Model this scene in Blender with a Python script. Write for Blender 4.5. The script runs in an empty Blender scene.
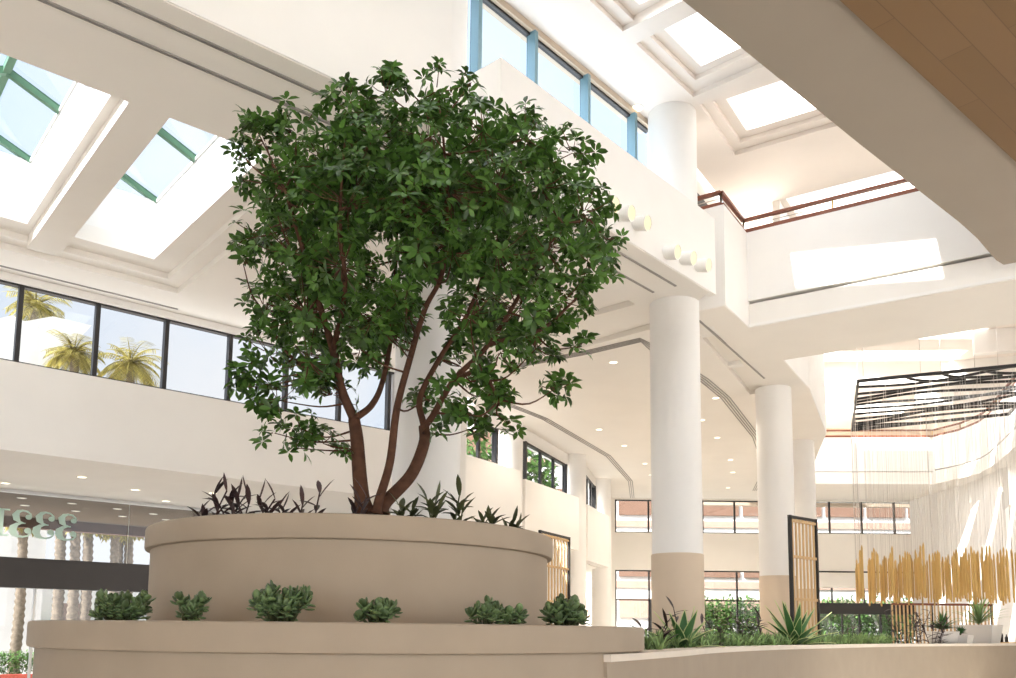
import bpy, bmesh, math, random
from math import sin, cos, pi, radians as rad
from mathutils import Vector as V, Matrix, geometry
random.seed(7)
S = bpy.context.scene
COL = S.collection

# ------------------------------------------------------------------ materials
MATS = {}
def mat(name, col, rough=.6, spec=.3, metal=0, noise=.0, nscale=4, bump=0, bscale=60, emit=None, estr=0, transl=0, island=0, stretch=None):
    if name in MATS: return MATS[name]
    m = bpy.data.materials.new(name); m.use_nodes = True
    nt = m.node_tree; N = nt.nodes; L = nt.links; N.clear()
    out = N.new('ShaderNodeOutputMaterial'); b = N.new('ShaderNodeBsdfPrincipled')
    b.inputs['Roughness'].default_value = rough; b.inputs['Specular IOR Level'].default_value = spec
    b.inputs['Metallic'].default_value = metal
    c4 = (*col, 1); b.inputs['Base Color'].default_value = c4
    src = None
    if noise or bump:
        tc = N.new('ShaderNodeTexCoord'); vec = tc.outputs['Object']
        if stretch:
            mp = N.new('ShaderNodeMapping'); mp.inputs['Scale'].default_value = stretch
            L.new(vec, mp.inputs[0]); vec = mp.outputs[0]
    if noise:
        n = N.new('ShaderNodeTexNoise'); n.inputs['Scale'].default_value = nscale; n.inputs['Detail'].default_value = 4
        L.new(vec, n.inputs['Vector'])
        r = N.new('ShaderNodeMapRange'); r.inputs[1].default_value = .3; r.inputs[2].default_value = .7
        r.inputs[3].default_value = 1 - noise; r.inputs[4].default_value = 1 + noise
        L.new(n.outputs[0], r.inputs[0])
        mx = N.new('ShaderNodeVectorMath'); mx.operation = 'SCALE'; mx.inputs[0].default_value = col
        L.new(r.outputs[0], mx.inputs['Scale']); src = mx.outputs[0]
    if island:
        g = N.new('ShaderNodeNewGeometry'); r = N.new('ShaderNodeMapRange')
        r.inputs[3].default_value = 1 - island; r.inputs[4].default_value = 1 + island
        L.new(g.outputs['Random Per Island'], r.inputs[0])
        mx = N.new('ShaderNodeVectorMath'); mx.operation = 'SCALE'
        if src: L.new(src, mx.inputs[0])
        else: mx.inputs[0].default_value = col
        L.new(r.outputs[0], mx.inputs['Scale']); src = mx.outputs[0]
    if src: L.new(src, b.inputs['Base Color'])
    if bump:
        n2 = N.new('ShaderNodeTexNoise'); n2.inputs['Scale'].default_value = bscale; n2.inputs['Detail'].default_value = 3
        L.new(vec, n2.inputs['Vector'])
        bp = N.new('ShaderNodeBump'); bp.inputs['Strength'].default_value = bump; bp.inputs['Distance'].default_value = .01
        L.new(n2.outputs[0], bp.inputs['Height']); L.new(bp.outputs[0], b.inputs['Normal'])
    if emit:
        b.inputs['Emission Color'].default_value = (*emit, 1); b.inputs['Emission Strength'].default_value = estr
        m.cycles.emission_sampling = 'NONE'
    sh = b.outputs[0]
    if transl:
        t = N.new('ShaderNodeBsdfTranslucent'); t.inputs[0].default_value = (*[min(1, c * 1.6) for c in col], 1)
        if src: L.new(src, t.inputs[0])
        ms = N.new('ShaderNodeMixShader'); ms.inputs[0].default_value = transl
        L.new(sh, ms.inputs[1]); L.new(t.outputs[0], ms.inputs[2]); sh = ms.outputs[0]
    L.new(sh, out.inputs[0])
    MATS[name] = m
    return m

def glass(name, tint, gl=.06):
    m = bpy.data.materials.new(name); m.use_nodes = True
    nt = m.node_tree; N = nt.nodes; L = nt.links; N.clear()
    out = N.new('ShaderNodeOutputMaterial'); t = N.new('ShaderNodeBsdfTransparent'); t.inputs[0].default_value = (*tint, 1)
    g = N.new('ShaderNodeBsdfGlossy'); g.inputs['Roughness'].default_value = .03
    ms = N.new('ShaderNodeMixShader'); ms.inputs[0].default_value = gl
    L.new(t.outputs[0], ms.inputs[1]); L.new(g.outputs[0], ms.inputs[2]); L.new(ms.outputs[0], out.inputs[0])
    MATS[name] = m
    return m

WHITE = mat('white_plaster', (.86, .835, .80), .75, .2, noise=.015, nscale=1.5, bump=.05, bscale=90)
CEIL = mat('ceiling_plaster', (.85, .81, .755), .8, .15, noise=.015, nscale=1.2, bump=.04, bscale=90)
COLW = mat('white_column_paint', (.86, .84, .81), .6, .25, noise=.01, nscale=2)
TAN = mat('tan_paint', (.63, .51, .385), .6, .25, noise=.02, nscale=2, bump=.04, bscale=120)
STONE = mat('beige_planter_stucco', (.395, .325, .248), .65, .22, noise=.03, nscale=3, bump=.08, bscale=150)
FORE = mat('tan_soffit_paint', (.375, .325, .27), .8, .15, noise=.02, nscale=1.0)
FLOOR = mat('pale_stone_floor', (.80, .765, .72), .35, .4, noise=.04, nscale=2)
BRONZE = mat('dark_bronze_metal', (.032, .029, .029), .45, .4, noise=.05)
BLACK = mat('black_metal', (.02, .018, .017), .45, .4, noise=.05)
GREYM = mat('grey_vent_metal', (.30, .28, .26), .5, .4, noise=.05)
GREEN = mat('green_skylight_metal', (.10, .205, .12), .45, .35, noise=.04)
TEAL = mat('teal_mullion_metal', (.19, .32, .37), .4, .4, noise=.04)
RAILW = mat('red_brown_wood', (.21, .075, .045), .45, .3, noise=.12, nscale=6, stretch=(1, 1, 8))
GOLD = mat('gold_rod', (.60, .385, .13), .45, .35, island=.18, noise=.05)
WIRE = mat('steel_wire', (.62, .58, .54), .45, .4, metal=.3, noise=.03)
SLAT = mat('pale_oak', (.62, .42, .22), .5, .3, noise=.12, nscale=5, stretch=(8, 8, 1))
BARK = mat('reddish_brown_bark', (.105, .05, .03), .8, .2, noise=.25, nscale=14, bump=.5, bscale=45)
LEAF = mat('glossy_green_leaf', (.075, .16, .03), .36, .4, island=.6, transl=.28)
JADE = mat('jade_leaf', (.10, .155, .06), .35, .4, island=.45)
PURP = mat('dark_purple_leaf', (.055, .032, .032), .45, .4, island=.5, transl=.1)
OLIVE = mat('olive_leaf', (.075, .085, .035), .45, .4, island=.5, transl=.15)
AGAVE = mat('agave_green', (.07, .18, .06), .45, .35, island=.25)
AGEDGE = mat('agave_pale_edge', (.55, .60, .28), .5, .3, noise=.05)
FERN = mat('bright_green_fern', (.27, .40, .16), .5, .3, island=.45, transl=.25)
SOIL = mat('dark_soil', (.06, .042, .03), .95, .1, noise=.4, nscale=30, bump=.6, bscale=60)
POT = mat('white_ceramic', (.82, .80, .77), .4, .4, noise=.01)
LAMPW = mat('white_lamp_paint', (.85, .83, .79), .45, .35, noise=.01)
LENS = mat('lit_lamp_lens', (.55, .47, .3), .5, .2, emit=(1, .88, .58), estr=.36)
DISC = mat('lit_downlight', (.9, .85, .7), .5, .2, emit=(1, .88, .68), estr=1.6)
VINYL = mat('pale_green_vinyl', (.50, .66, .58), .6, .2, transl=.45, noise=.02)
CANOPY = mat('brown_canopy_paint', (.30, .235, .18), .8, .15, noise=.05)
BLIND = mat('pale_roller_shade', (.8, .76, .7), .7, .2, noise=.02)
PALMB = mat('palm_trunk_bark', (.22, .175, .13), .9, .1, noise=.35, nscale=9, bump=.6, bscale=14)
PALML = mat('yellowish_palm_frond', (.42, .36, .10), .55, .3, island=.5, transl=.3)
HEDGE = mat('hedge_leaf', (.12, .24, .06), .55, .3, island=.6, transl=.2)
XWHITE = mat('white_stucco_outside', (.78, .76, .73), .85, .1, noise=.02)
XBRICK = mat('terracotta_brown_facade', (.25, .145, .10), .8, .15, noise=.08)
XPINK = mat('pale_terracotta_band', (.50, .34, .26), .8, .15, noise=.06)
XGLASS = mat('tinted_facade_glass', (.25, .16, .12), .25, .5, noise=.1)
PAVE = mat('pale_paving', (.58, .55, .5), .85, .2, noise=.06, nscale=1.5)
KERB = mat('red_kerb_paint', (.50, .10, .07), .7, .2, noise=.1)
WOODC = mat('brown_ceiling_wood', (.21, .125, .06), .55, .25, noise=.12, nscale=3, stretch=(1, 1, 1))
PANE = glass('tinted_pane', (.38, .395, .415))
PANEC = glass('clear_roof_pane', (.94, .96, .96))
PANEB = glass('bluish_pane', (.385, .46, .55))
PANES = glass('skylight_pane', (.40, .44, .50))
# plank joints on the wood ceiling
def planks():
    m = WOODC; nt = m.node_tree; N = nt.nodes; L = nt.links
    b = [n for n in N if n.type == 'BSDF_PRINCIPLED'][0]
    tc = N.new('ShaderNodeTexCoord'); mp = N.new('ShaderNodeMapping'); mp.inputs['Rotation'].default_value = (0, 0, rad(-40))
    br = N.new('ShaderNodeTexBrick'); br.inputs['Scale'].default_value = 1.0
    br.inputs['Color1'].default_value = (.20, .12, .055, 1); br.inputs['Color2'].default_value = (.225, .135, .065, 1); br.inputs['Mortar'].default_value = (.15, .09, .045, 1)
    br.inputs['Brick Width'].default_value = 1.8; br.inputs['Row Height'].default_value = .3; br.inputs['Mortar Size'].default_value = .004
    L.new(tc.outputs['Object'], mp.inputs[0]); L.new(mp.outputs[0], br.inputs[0]); L.new(br.outputs[0], b.inputs['Base Color'])
planks()

# ------------------------------------------------------------------ mesh helpers
class MB:
    def __init__(s): s.v = []; s.f = []; s.sm = []; s.mi = []; s.mats = []
    def _m(s, m):
        if m is None: return -1
        if m not in s.mats: s.mats.append(m)
        return s.mats.index(m)
    def add(s, vs, fs, smooth=False, m=None):
        o = len(s.v); s.v += [tuple(p) for p in vs]; k = s._m(m)
        for f in fs: s.f.append(tuple(o + i for i in f)); s.sm.append(smooth); s.mi.append(k)
        return s
    def prism(s, poly, z0, z1, m=None):
        n = len(poly)
        if sum(poly[i][0] * poly[(i + 1) % n][1] - poly[(i + 1) % n][0] * poly[i][1] for i in range(n)) < 0: poly = poly[::-1]
        vs = [(p[0], p[1], z0) for p in poly] + [(p[0], p[1], z1) for p in poly]
        fs = [tuple(range(n - 1, -1, -1)), tuple(range(n, 2 * n))] + [(i, (i + 1) % n, n + (i + 1) % n, n + i) for i in range(n)]
        s.add(vs, fs, False, m); return s
    def fbox(s, F, a0, a1, b0, b1, z0, z1, m=None):
        return s.prism([F(a0, b0), F(a1, b0), F(a1, b1), F(a0, b1)], z0, z1, m)
    def bar(s, p, q, w, h, up=V((0, 0, 1)), m=None):
        p = V(p); q = V(q); d = (q - p).normalized(); x = d.cross(up)
        if x.length < 1e-4: x = d.cross(V((1, 0, 0)))
        x.normalize(); y = x.cross(d)
        vs = []
        for c in (p, q):
            for sx, sy in ((-1, -1), (1, -1), (1, 1), (-1, 1)): vs.append(c + x * (sx * w / 2) + y * (sy * h / 2))
        s.add(vs, [(0, 1, 2, 3), (7, 6, 5, 4), (0, 4, 5, 1), (1, 5, 6, 2), (2, 6, 7, 3), (3, 7, 4, 0)], False, m); return s
    def tube(s, pts, radii, n=8, cap=True, m=None):
        pts = [V(p) for p in pts]
        if not isinstance(radii, (list, tuple)): radii = [radii] * len(pts)
        vs = []; prev = None
        for i, p in enumerate(pts):
            d = (pts[min(i + 1, len(pts) - 1)] - pts[max(i - 1, 0)]).normalized()
            if prev is None:
                x = d.cross(V((0, 0, 1)));
                if x.length < 1e-3: x = V((1, 0, 0))
            else: x = prev - d * prev.dot(d)
            x.normalize(); prev = x; y = d.cross(x)
            for k in range(n):
                a = 2 * pi * k / n; vs.append(p + (x * cos(a) + y * sin(a)) * radii[i])
        fs = []
        for i in range(len(pts) - 1):
            for k in range(n):
                fs.append((i * n + k, i * n + (k + 1) % n, (i + 1) * n + (k + 1) % n, (i + 1) * n + k))
        s.add(vs, fs, True, m)
        if cap:
            o = len(s.v) - len(vs)
            s.f.append(tuple(o + k for k in range(n - 1, -1, -1))); s.sm.append(False); s.mi.append(s._m(m))
            s.f.append(tuple(o + (len(pts) - 1) * n + k for k in range(n))); s.sm.append(False); s.mi.append(s._m(m))
        return s
    def lathe(s, prof, c=(0, 0, 0), n=48, m=None, close=False, sharp=False):
        vs = []; k = len(prof)
        for i in range(n):
            a = 2 * pi * i / n
            for r, z in prof: vs.append((c[0] + r * cos(a), c[1] + r * sin(a), c[2] + z))
        fs = []
        for i in range(n):
            j = (i + 1) % n
            for t in range(k if close else k - 1):
                u = (t + 1) % k; fs.append((i * k + t, j * k + t, j * k + u, i * k + u))
        s.add(vs, fs, not sharp, m); return s
    def disc(s, c, ax, r, n=24, m=None):
        ax = V(ax).normalized(); x = ax.orthogonal().normalized(); y = ax.cross(x)
        s.add([V(c) + (x * cos(2 * pi * k / n) + y * sin(2 * pi * k / n)) * r for k in range(n)], [tuple(range(n))], False, m); return s
    def build(s, name, m=None, parent=None, smooth_angle=None):
        me = bpy.data.meshes.new(name); me.from_pydata(s.v, [], s.f)
        if s.mats:
            if m: me.materials.append(m)
            for x in s.mats: me.materials.append(x)
            s.mi = [max(0, i + (1 if m else 0)) for i in s.mi]
            me.polygons.foreach_set('material_index', s.mi)
        elif m: me.materials.append(m)
        me.polygons.foreach_set('use_smooth', s.sm)
        me.update()
        o = bpy.data.objects.new(name, me); COL.objects.link(o)
        if parent:
            o.parent = parent; o.matrix_parent_inverse = Matrix.Translation(-V(parent.location)) if tuple(parent.rotation_euler) == (0, 0, 0) else parent.matrix_basis.inverted()
        return o

def tag(o, label, cat, group=None, kind=None):
    o['label'] = label; o['category'] = cat
    if group: o['group'] = group
    if kind: o['kind'] = kind
    return o
def thing(name, label, cat, loc=(0, 0, 0), group=None, kind=None):
    o = bpy.data.objects.new(name, None); COL.objects.link(o); o.location = loc; o.empty_display_size = .1
    return tag(o, label, cat, group, kind)
def struct(mb, name, m, label, cat='wall', parent=None):
    o = mb.build(name, m, parent)
    if parent is None: tag(o, label, cat, kind='structure')
    return o
def A(u, v): return (u * .7627 - v * .6468, u * .6468 + v * .7627)
def C(u, v): return (u * .6592 - v * .752, u * .752 + v * .6592)
def E_(d, e): return (d * .8396 + e * .5436, -d * .5432 + e * .8394)
def G(x, y): return (x, y)

def inside(p, poly):
    c = False; j = len(poly) - 1
    for i in range(len(poly)):
        a, b = poly[i], poly[j]
        if (a[1] > p[1]) != (b[1] > p[1]) and p[0] < (b[0] - a[0]) * (p[1] - a[1]) / (b[1] - a[1]) + a[0]: c = not c
        j = i
    return c
def slab(mb, poly, holes, z0, z1, m=None):
    vs = []; ed = []
    for P in [poly] + holes:
        o = len(vs); n = len(P); vs += [V(p) for p in P]; ed += [(o + i, o + (i + 1) % n) for i in range(n)]
    ov, oe, of, _, _, _ = geometry.delaunay_2d_cdt(vs, ed, [], 0, 1e-5)
    tri = []
    for f in of:
        c = sum((ov[i] for i in f), V((0, 0))) / len(f)
        if inside(c, poly) and not any(inside(c, h) for h in holes): tri.append(tuple(f))
    n = len(ov)
    def ccw(f):
        a, b, c = (ov[i] for i in f[:3])
        return f if (b - a).cross(c - a) > 0 else tuple(reversed(f))
    tri = [ccw(f) for f in tri]
    cnt = {}
    for f in tri:
        for i in range(len(f)):
            e = (f[i], f[(i + 1) % len(f)]); cnt[e] = 1
    fs = [tuple(reversed(f)) for f in tri] + [tuple(n + i for i in f) for f in tri]
    for (a, b) in cnt:
        if (b, a) not in cnt: fs.append((a, b, n + b, n + a))
    mb.add([(p[0], p[1], z0) for p in ov] + [(p[0], p[1], z1) for p in ov], fs, False, m)
    return mb
def rect(F, a0, a1, b0, b1): return [F(a0, b0), F(a1, b0), F(a1, b1), F(a0, b1)]
def offset_line(pts, w):
    # a strip polygon of width w to the left side of a polyline
    n = len(pts); out = []
    for i in range(n):
        a = V(pts[max(i - 1, 0)]); b = V(pts[min(i + 1, n - 1)]); d = (b - a).normalized(); nn = V((-d.y, d.x))
        out.append(tuple(V(pts[i]) + nn * w))
    return out
def strip(mb, pts, w, z0, z1, m=None):
    o = offset_line(pts, w)
    for i in range(len(pts) - 1): mb.prism([pts[i], pts[i + 1], o[i + 1], o[i]], z0, z1, m)
    return mb

# ------------------------------------------------------------------ camera (solved from the photo's vanishing lines)
f_px, pitch, roll, cyp, EYE = 869.8, rad(6.66), rad(.58), 530.6, 1.5
r0 = V((1, 0, 0)); u0 = V((0, -sin(pitch), cos(pitch))); w0 = V((0, cos(pitch), sin(pitch)))
rr = r0 * cos(roll) + u0 * sin(roll); uu = -r0 * sin(roll) + u0 * cos(roll)
cam = bpy.data.objects.new('camera', bpy.data.cameras.new('camera')); COL.objects.link(cam)
cam.matrix_world = Matrix(((rr.x, uu.x, -w0.x, 0), (rr.y, uu.y, -w0.y, 0), (rr.z, uu.z, -w0.z, EYE), (0, 0, 0, 1)))
cam.data.sensor_width = 36; cam.data.lens = f_px / 1016 * 36; cam.data.shift_y = (cyp - 339) / 1016
cam.data.clip_end = 500; S.camera = cam
def ray(x, y): return rr * ((x - 508) / f_px) - uu * ((y - cyp) / f_px) + w0
def atY(x, y, Y):
    d = ray(x, y); p = d * (Y / d.y); return V((p.x, p.y, p.z + EYE))
def atZ(x, y, z):
    d = ray(x, y); p = d * ((z - EYE) / d.z); return V((p.x, p.y, z))
def atF(x, y, nx, ny, c):
    d = ray(x, y); p = d * (c / (nx * d.x + ny * d.y)); return V((p.x, p.y, p.z + EYE))
def atA(x, y, v): return atF(x, y, -.6468, .7627, v)
def atC(x, y, v): return atF(x, y, -.752, .6592, v)

# ------------------------------------------------------------------ shell: floor, lower ceiling (z 7), roof (z 10.4)
struct(MB().prism([(-16, -14), (26, -14), (26, 36), (4, 36), A(16, 19.3), A(-14, 19.3)], -.2, 0), 'floor', FLOOR, 'pale stone lobby floor under the whole atrium', 'floor')
struct(MB().prism([(-70, -20), (70, -20), (70, 90), (-70, 90)], -.5, -.22), 'ground', PAVE, 'pale paving outside the building', 'ground')

V2 = [E_(-4.62, 17.28), (6.73, 19.05), (8.7, 23.4), (10.1, 28.6), (10.95, 31.5), (15.45, 31.25), (15.95, 29), (15.45, 27), (14.5, 24.2), (13.6, 21.4), (13.0, 19.0), E_(3.2, 17.28)]
MOUT = [A(-12, 7.4), A(5.34, 7.4), A(5.34, 8.1), C(7.2, 7.35), C(7.2, 6.5), C(11.94, 6.5), C(12.3, 6.5), E_(-5.45, 13.83), E_(-4.64, 13.83), E_(-4.64, 15.1), E_(8, 15.1), E_(8, 17.28), (22, 12),(22, 36), (3.2, 36),
        (3.0, 31.4), (1.5, 27), (-.5, 22.6), A(11.4, 15.24), A(-12, 15.24)]
G1 = [tuple(V(p)) for p in ((.7, 16.55), (2.55, 14.85), (2.75, 15.1), (.95, 16.8))]
G3 = [(.6, 15.05), (1.95, 13.9), (2.1, 14.1), (.75, 15.25)]
G2 = [(3.35, 15.25), (5.55, 19.55), (5.85, 19.4), (3.65, 15.1)]
BAYO = rect(A, -1.0, 4.75, 9.15, 14.1)
cl = MB()
slab(cl, MOUT, [BAYO, V2, G1, G2, G3], 7.0, 7.1)
slab(cl, MOUT, [rect(A, -1.0, 4.5, 9.15, 13.85), V2], 7.1, 7.2)
BAYS = [rect(A, 1.10, 2.37, 9.15, 13.45), rect(A, 2.91, 4.14, 9.15, 13.45), rect(A, -.7, .56, 9.15, 13.45)]
slab(cl, MOUT, BAYS + [V2], 7.2, 7.45)
for a0, a1 in ((2.47, 2.89), (.66, 1.08)): cl.fbox(A, a0, a1, 9.15, 13.85, 7.0, 7.2)
lowc = struct(cl, 'ceiling', CEIL, 'white plaster ceiling over the entrance side and the rear lobby', 'ceiling')

# skylight wells over the entrance bays
SKY = MB()
for a0, a1 in ((1.10, 2.37), (2.91, 4.14), (-.7, .56)):
    for q in (rect(A, a0 - .1, a0, 9.05, 13.55), rect(A, a1, a1 + .1, 9.05, 13.55), rect(A, a0, a1, 9.05, 9.15), rect(A, a0, a1, 13.45, 13.55)):
        SKY.prism(q, 7.45, 8.13)
struct(SKY, 'trim_1', WHITE, 'white shafts of the skylights above the entrance ceiling', 'skylight shaft')
def skylight(a0, a1, label):
    c = (a0 + a1) / 2; t = thing('skylight', label, 'skylight', (*A(c, 11.3), 8.13), group=None)
    b = MB()
    for v in (13.47, 11.85, 10.2, 9.12):
        for a in (a0, a1): MB().bar((*A(a, v), 8.15), (*A(c, v), 8.42), .075, .09).build('rafter', GREEN, t)
    b = MB().bar((*A(c, 9.1), 8.42), (*A(c, 13.5), 8.42), .085, .1); b.build('ridge_bar', GREEN, t)
    b = MB()
    for a in (a0, a1): b.bar((*A(a, 9.1), 8.14), (*A(a, 13.5), 8.14), .05, .04)
    b.bar((*A(a0, 13.48), 8.14), (*A(a1, 13.48), 8.14), .03, .03); b.build('curb_frame', WHITE, t)
    g = MB()
    for a in (a0, a1): g.add([(*A(a, 9.1), 8.17), (*A(a, 13.5), 8.17), (*A(c, 13.5), 8.46), (*A(c, 9.1), 8.46)], [(0, 1, 2, 3)])
    g.add([(*A(a0, 13.48), 8.15), (*A(a1, 13.48), 8.15), (*A(c, 13.48), 8.44)], [(0, 1, 2)])
    g.build('glass', PANES, t)
skylight(1.10, 2.37, 'gabled skylight with green bars at the upper left edge of the view')
skylight(2.91, 4.14, 'gabled skylight with green bars right beside the tree crown')

# roof over the tall atrium with coffered wells
ROOF = [A(-12, 7.35), A(5.34, 7.35), C(6.37, 7.8), C(12.4, 7.8), E_(-5.6, 15.2), E_(-5.6, 17.3), (3.6, 20), (5.5, 24), (7, 29), (8, 37.5), (24, 37.5), (24, -2), (2, -12), (-18, -12)]
wells = []; st1 = []; st2 = []
def well(F, a0, a1, b0, b1, s1=((.27, .27), (.27, .27)), s2=((.12, .12), (.12, .12))):
    wells.append((F, a0, a1, b0, b1))
for a1_ in (11.77, 9.96, 8.15, 6.34, 4.53, 2.72): wells.append((C, a1_ - 1.17, a1_, 4.0, 6.3))  # the leftmost wells, out of view, are added to brighten the fascia
wells.append((E_, -4.48, -2.6, 13.62, 14.72)); wells.append((E_, -2.3, -.5, 13.62, 14.72)); wells.append((E_, -.2, 1.6, 13.62, 14.72))
wells.append((E_, -4.48, -1.0, 17.3, 18.6))
for y0, y1 in ((20.2, 21.4), (22.4, 23.4), (24.6, 25.5), (26.6, 27.6), (29.4, 30.4), (33.0, 34.7)):
    x0 = 7.2 + (y0 - 20) * .38; x1 = 12.9 + (y0 - 20) * .22
    wells.append((lambda a, b: (a, b - (a - 10) * .06), x0, x1, y0, y1))
outer = [rect(C, -2, 12.2, 3.4, 6.68), rect(E_, -4.83, 1.9, 13.3, 15.15), rect(E_, -4.84, -.7, 17.0, 18.9)]
mid = [rect(C, -2, 11.93, 3.6, 6.49), rect(E_, -4.66, 1.8, 13.45, 14.93)] + [rect(E_, -4.66, -.8, 17.15, 18.75)]
H = [rect(F, a0, a1, b0, b1) for F, a0, a1, b0, b1 in wells]
rf = MB()
plainH = H[9:]
slab(rf, ROOF, outer[:2] + plainH, 10.4, 10.48)
slab(rf, ROOF, mid[:2] + plainH, 10.48, 10.56)
slab(rf, ROOF, H, 10.56, 10.75)
for a in (11.77, 9.96, 8.15): rf.fbox(C, a - 1.17 - .5, a - 1.17 - .14, 3.4, 6.68, 10.4, 10.56)
for d in (-2.45, -.35): rf.fbox(E_, d - .1, d + .1, 13.3, 15.15, 10.4, 10.56)
struct(rf, 'roof', mat('warm_lit_roof_plaster', (.87, .80, .74), .75, .2, noise=.015, nscale=1.5), 'white plaster roof with rows of skylight coffers over the tall atrium', 'ceiling')  # warm light on the roof is tinted into its base colour
wl = MB(); wg = MB()
for F, a0, a1, b0, b1 in wells:
    t_ = .1
    for q in (rect(F, a0 - t_, a0, b0 - t_, b1 + t_), rect(F, a1, a1 + t_, b0 - t_, b1 + t_), rect(F, a0, a1, b0 - t_, b0), rect(F, a0, a1, b1, b1 + t_)): wl.prism(q, 10.75, 11.0)
    wg.add([(*F(a0 - t_, b0 - t_), 11.05), (*F(a1 + t_, b0 - t_), 11.05), (*F(a1 + t_, b1 + t_), 11.05), (*F(a0 - t_, b1 + t_), 11.05)], [(0, 1, 2, 3)])
struct(wl, 'trim_2', WHITE, 'white shafts of the skylights in the tall roof', 'skylight shaft')
struct(wg, 'window_1', PANEC, 'clear glazing closing the roof skylight shafts', 'skylight glass')

# ------------------------------------------------------------------ left (entrance) side
wf = MB()
wf.fbox(A, -12, 5.355, 7.385, 7.62, 7.012, 10.4)                      # fascia above the entrance ceiling
wf.prism([A(5.355, 7.5), A(5.355, 8.4), A(5.12, 8.4), A(5.12, 7.5)], 7.012, 10.4)
struct(wf, 'wall_fascia', WHITE, 'white fascia wall rising from the slotted soffit to the roof', 'wall')
sl = MB()
for v in (7.66, 8.07): sl.fbox(A, -8, 5.2, v - .009, v + .009, 6.985, 7.02)
for v in (7.692, 8.102): sl.fbox(A, -8, 5.2, v - .004, v + .004, 6.985, 7.02)
for v in (6.78, 7.19): sl.fbox(C, 9.2, 11.72, v - .018, v + .018, 6.985, 7.02)
sl.fbox(A, -8, 5.0, 14.78, 14.81, 6.985, 7.02)
struct(sl, 'trim_3', GREYM, 'thin grey slot diffusers running along the soffits', 'slot diffuser')

MUL = [-1.9, -.75, .38, 1.52, 2.66, 3.80, 4.93, 6.08, 7.2, 8.35, 9.5]
wl_ = MB()
wl_.fbox(A, -12, 11.5, 15.0, 15.25, 4.2, 5.6); wl_.fbox(A, -12, 11.5, 15.0, 15.25, 6.87, 6.995)
wl_.fbox(A, 9.6, 11.5, 15.0, 15.25, 5.6, 6.87)
wl_.fbox(A, 11.3, 11.5, 15.0, 19.3, 0, 4.25)
struct(wl_, 'wall_left', WHITE, 'white spandrel wall under the left clerestory windows', 'wall')
w = thing('window_2', 'left clerestory window band with dark bronze mullions', 'window', (*A(3, 15.1), 5.6), kind='structure')
b = MB()
for u in MUL: b.fbox(A, u - .035, u + .035, 15.05, 15.17, 5.6, 6.87)
b.fbox(A, -12, 9.6, 15.05, 15.17, 5.6, 5.63); b.fbox(A, -12, 9.6, 15.05, 15.17, 6.84, 6.87)
b.build('window_frame', BRONZE, w)
MB().add([(*A(-12, 15.12), 5.6), (*A(9.6, 15.12), 5.6), (*A(9.6, 15.12), 6.87), (*A(-12, 15.12), 6.87)], [(0, 1, 2, 3)]).build('glass', PANE, w)

# entrance soffit and glass front
struct(MB().fbox(A, -12, 11.5, 15.255, 19.3, 4.205, 4.5), 'trim_4', WHITE, 'white soffit between the spandrel wall and the glass front', 'soffit')
w = thing('window_3', 'tall glass entrance front with a dark header beam', 'window', (*A(3, 19.3), 0), kind='structure')
b = MB()
b.fbox(A, -12, 12, 19.2, 19.45, 2.27, 2.86); b.fbox(A, -12, 12, 19.17, 19.2, 2.27, 2.42)
b.build('header_beam', BRONZE, w)
b = MB()
for u in (-1.6, .9, 3.2, 4.05, 5.75, 6.9, 9.2): b.fbox(A, u - .02, u + .02, 19.28, 19.36, 0, 2.27)
b.fbox(A, -12, 12, 19.26, 19.38, 4.14, 4.2)
b.build('window_frame', mat('brushed_aluminium', (.62, .63, .63), .4, .4, metal=.4, noise=.03), w)
b = MB()
for u in (.9, 5.75): b.fbox(A, u - .004, u + .004, 19.3, 19.32, 2.86, 4.2)
b.build('glass_joint', mat('silicone_joint', (.5, .52, .5), .6, .2, noise=.02), w)
MB().add([(*A(-12, 19.33), 0), (*A(12, 19.33), 0), (*A(12, 19.33), 4.2), (*A(-12, 19.33), 4.2)], [(0, 1, 2, 3)]).build('glass', PANE, w)

# the street number on the glass, read from behind (mirrored)
def glyph3(mb, ox, oz, w, h, place):
    path = [(.10, 1.14, .05), (.14, 1.30, .07), (.30, 1.44, .07), (.50, 1.47, .08), (.68, 1.40, .16), (.79, 1.20, .26), (.74, .98, .24), (.60, .83, .10), (.42, .77, .055), (.34, .77, .05)]
    path2 = [(.34, .77, .05), (.50, .77, .06), (.70, .70, .14), (.86, .52, .27), (.88, .34, .29), (.80, .14, .24), (.62, .03, .11), (.42, .02, .08), (.22, .08, .07), (.10, .22, .06), (.09, .36, .05)]
    for P in (path, path2):
        L = []; R = []
        for i, (x, y, wd) in enumerate(P):
            a = P[max(i - 1, 0)]; c = P[min(i + 1, len(P) - 1)]; d = V((c[0] - a[0], c[1] - a[1])).normalized(); n = V((-d.y, d.x))
            wd *= 1.25; L.append((x + n.x * wd / 2, y + n.y * wd / 2)); R.append((x - n.x * wd / 2, y - n.y * wd / 2))
        for i in range(len(P) - 1):
            q = [L[i], L[i + 1], R[i + 1], R[i]]
            mb.add([place(ox + x * w, oz + y * h / 1.5) for x, y in q], [(0, 1, 2, 3)])
    for bx, by, br in ((.22, 1.13, .145), (.22, .37, .16)):
        mb.add([place(ox + (bx + br * cos(k * pi / 9)) * w, oz + (by + br * sin(k * pi / 9)) * h / 1.5) for k in range(18)], [tuple(range(18))])
t = thing('street_number', 'large pale green street number 333 read backwards on the entrance glass', 'lettering', (*A(4.3, 19.27), 3.1))
p_tr = atA(80, 515, 19.27); p_br = atA(79, 541, 19.27); p_l = atA(12, 509, 19.27)
ua = lambda p: p.x * .7627 + p.y * .6468
uR = ua(p_tr); uL = ua(p_l); zt = p_tr.z; zb = p_br.z
cw = (uR - uL) / 3
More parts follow.
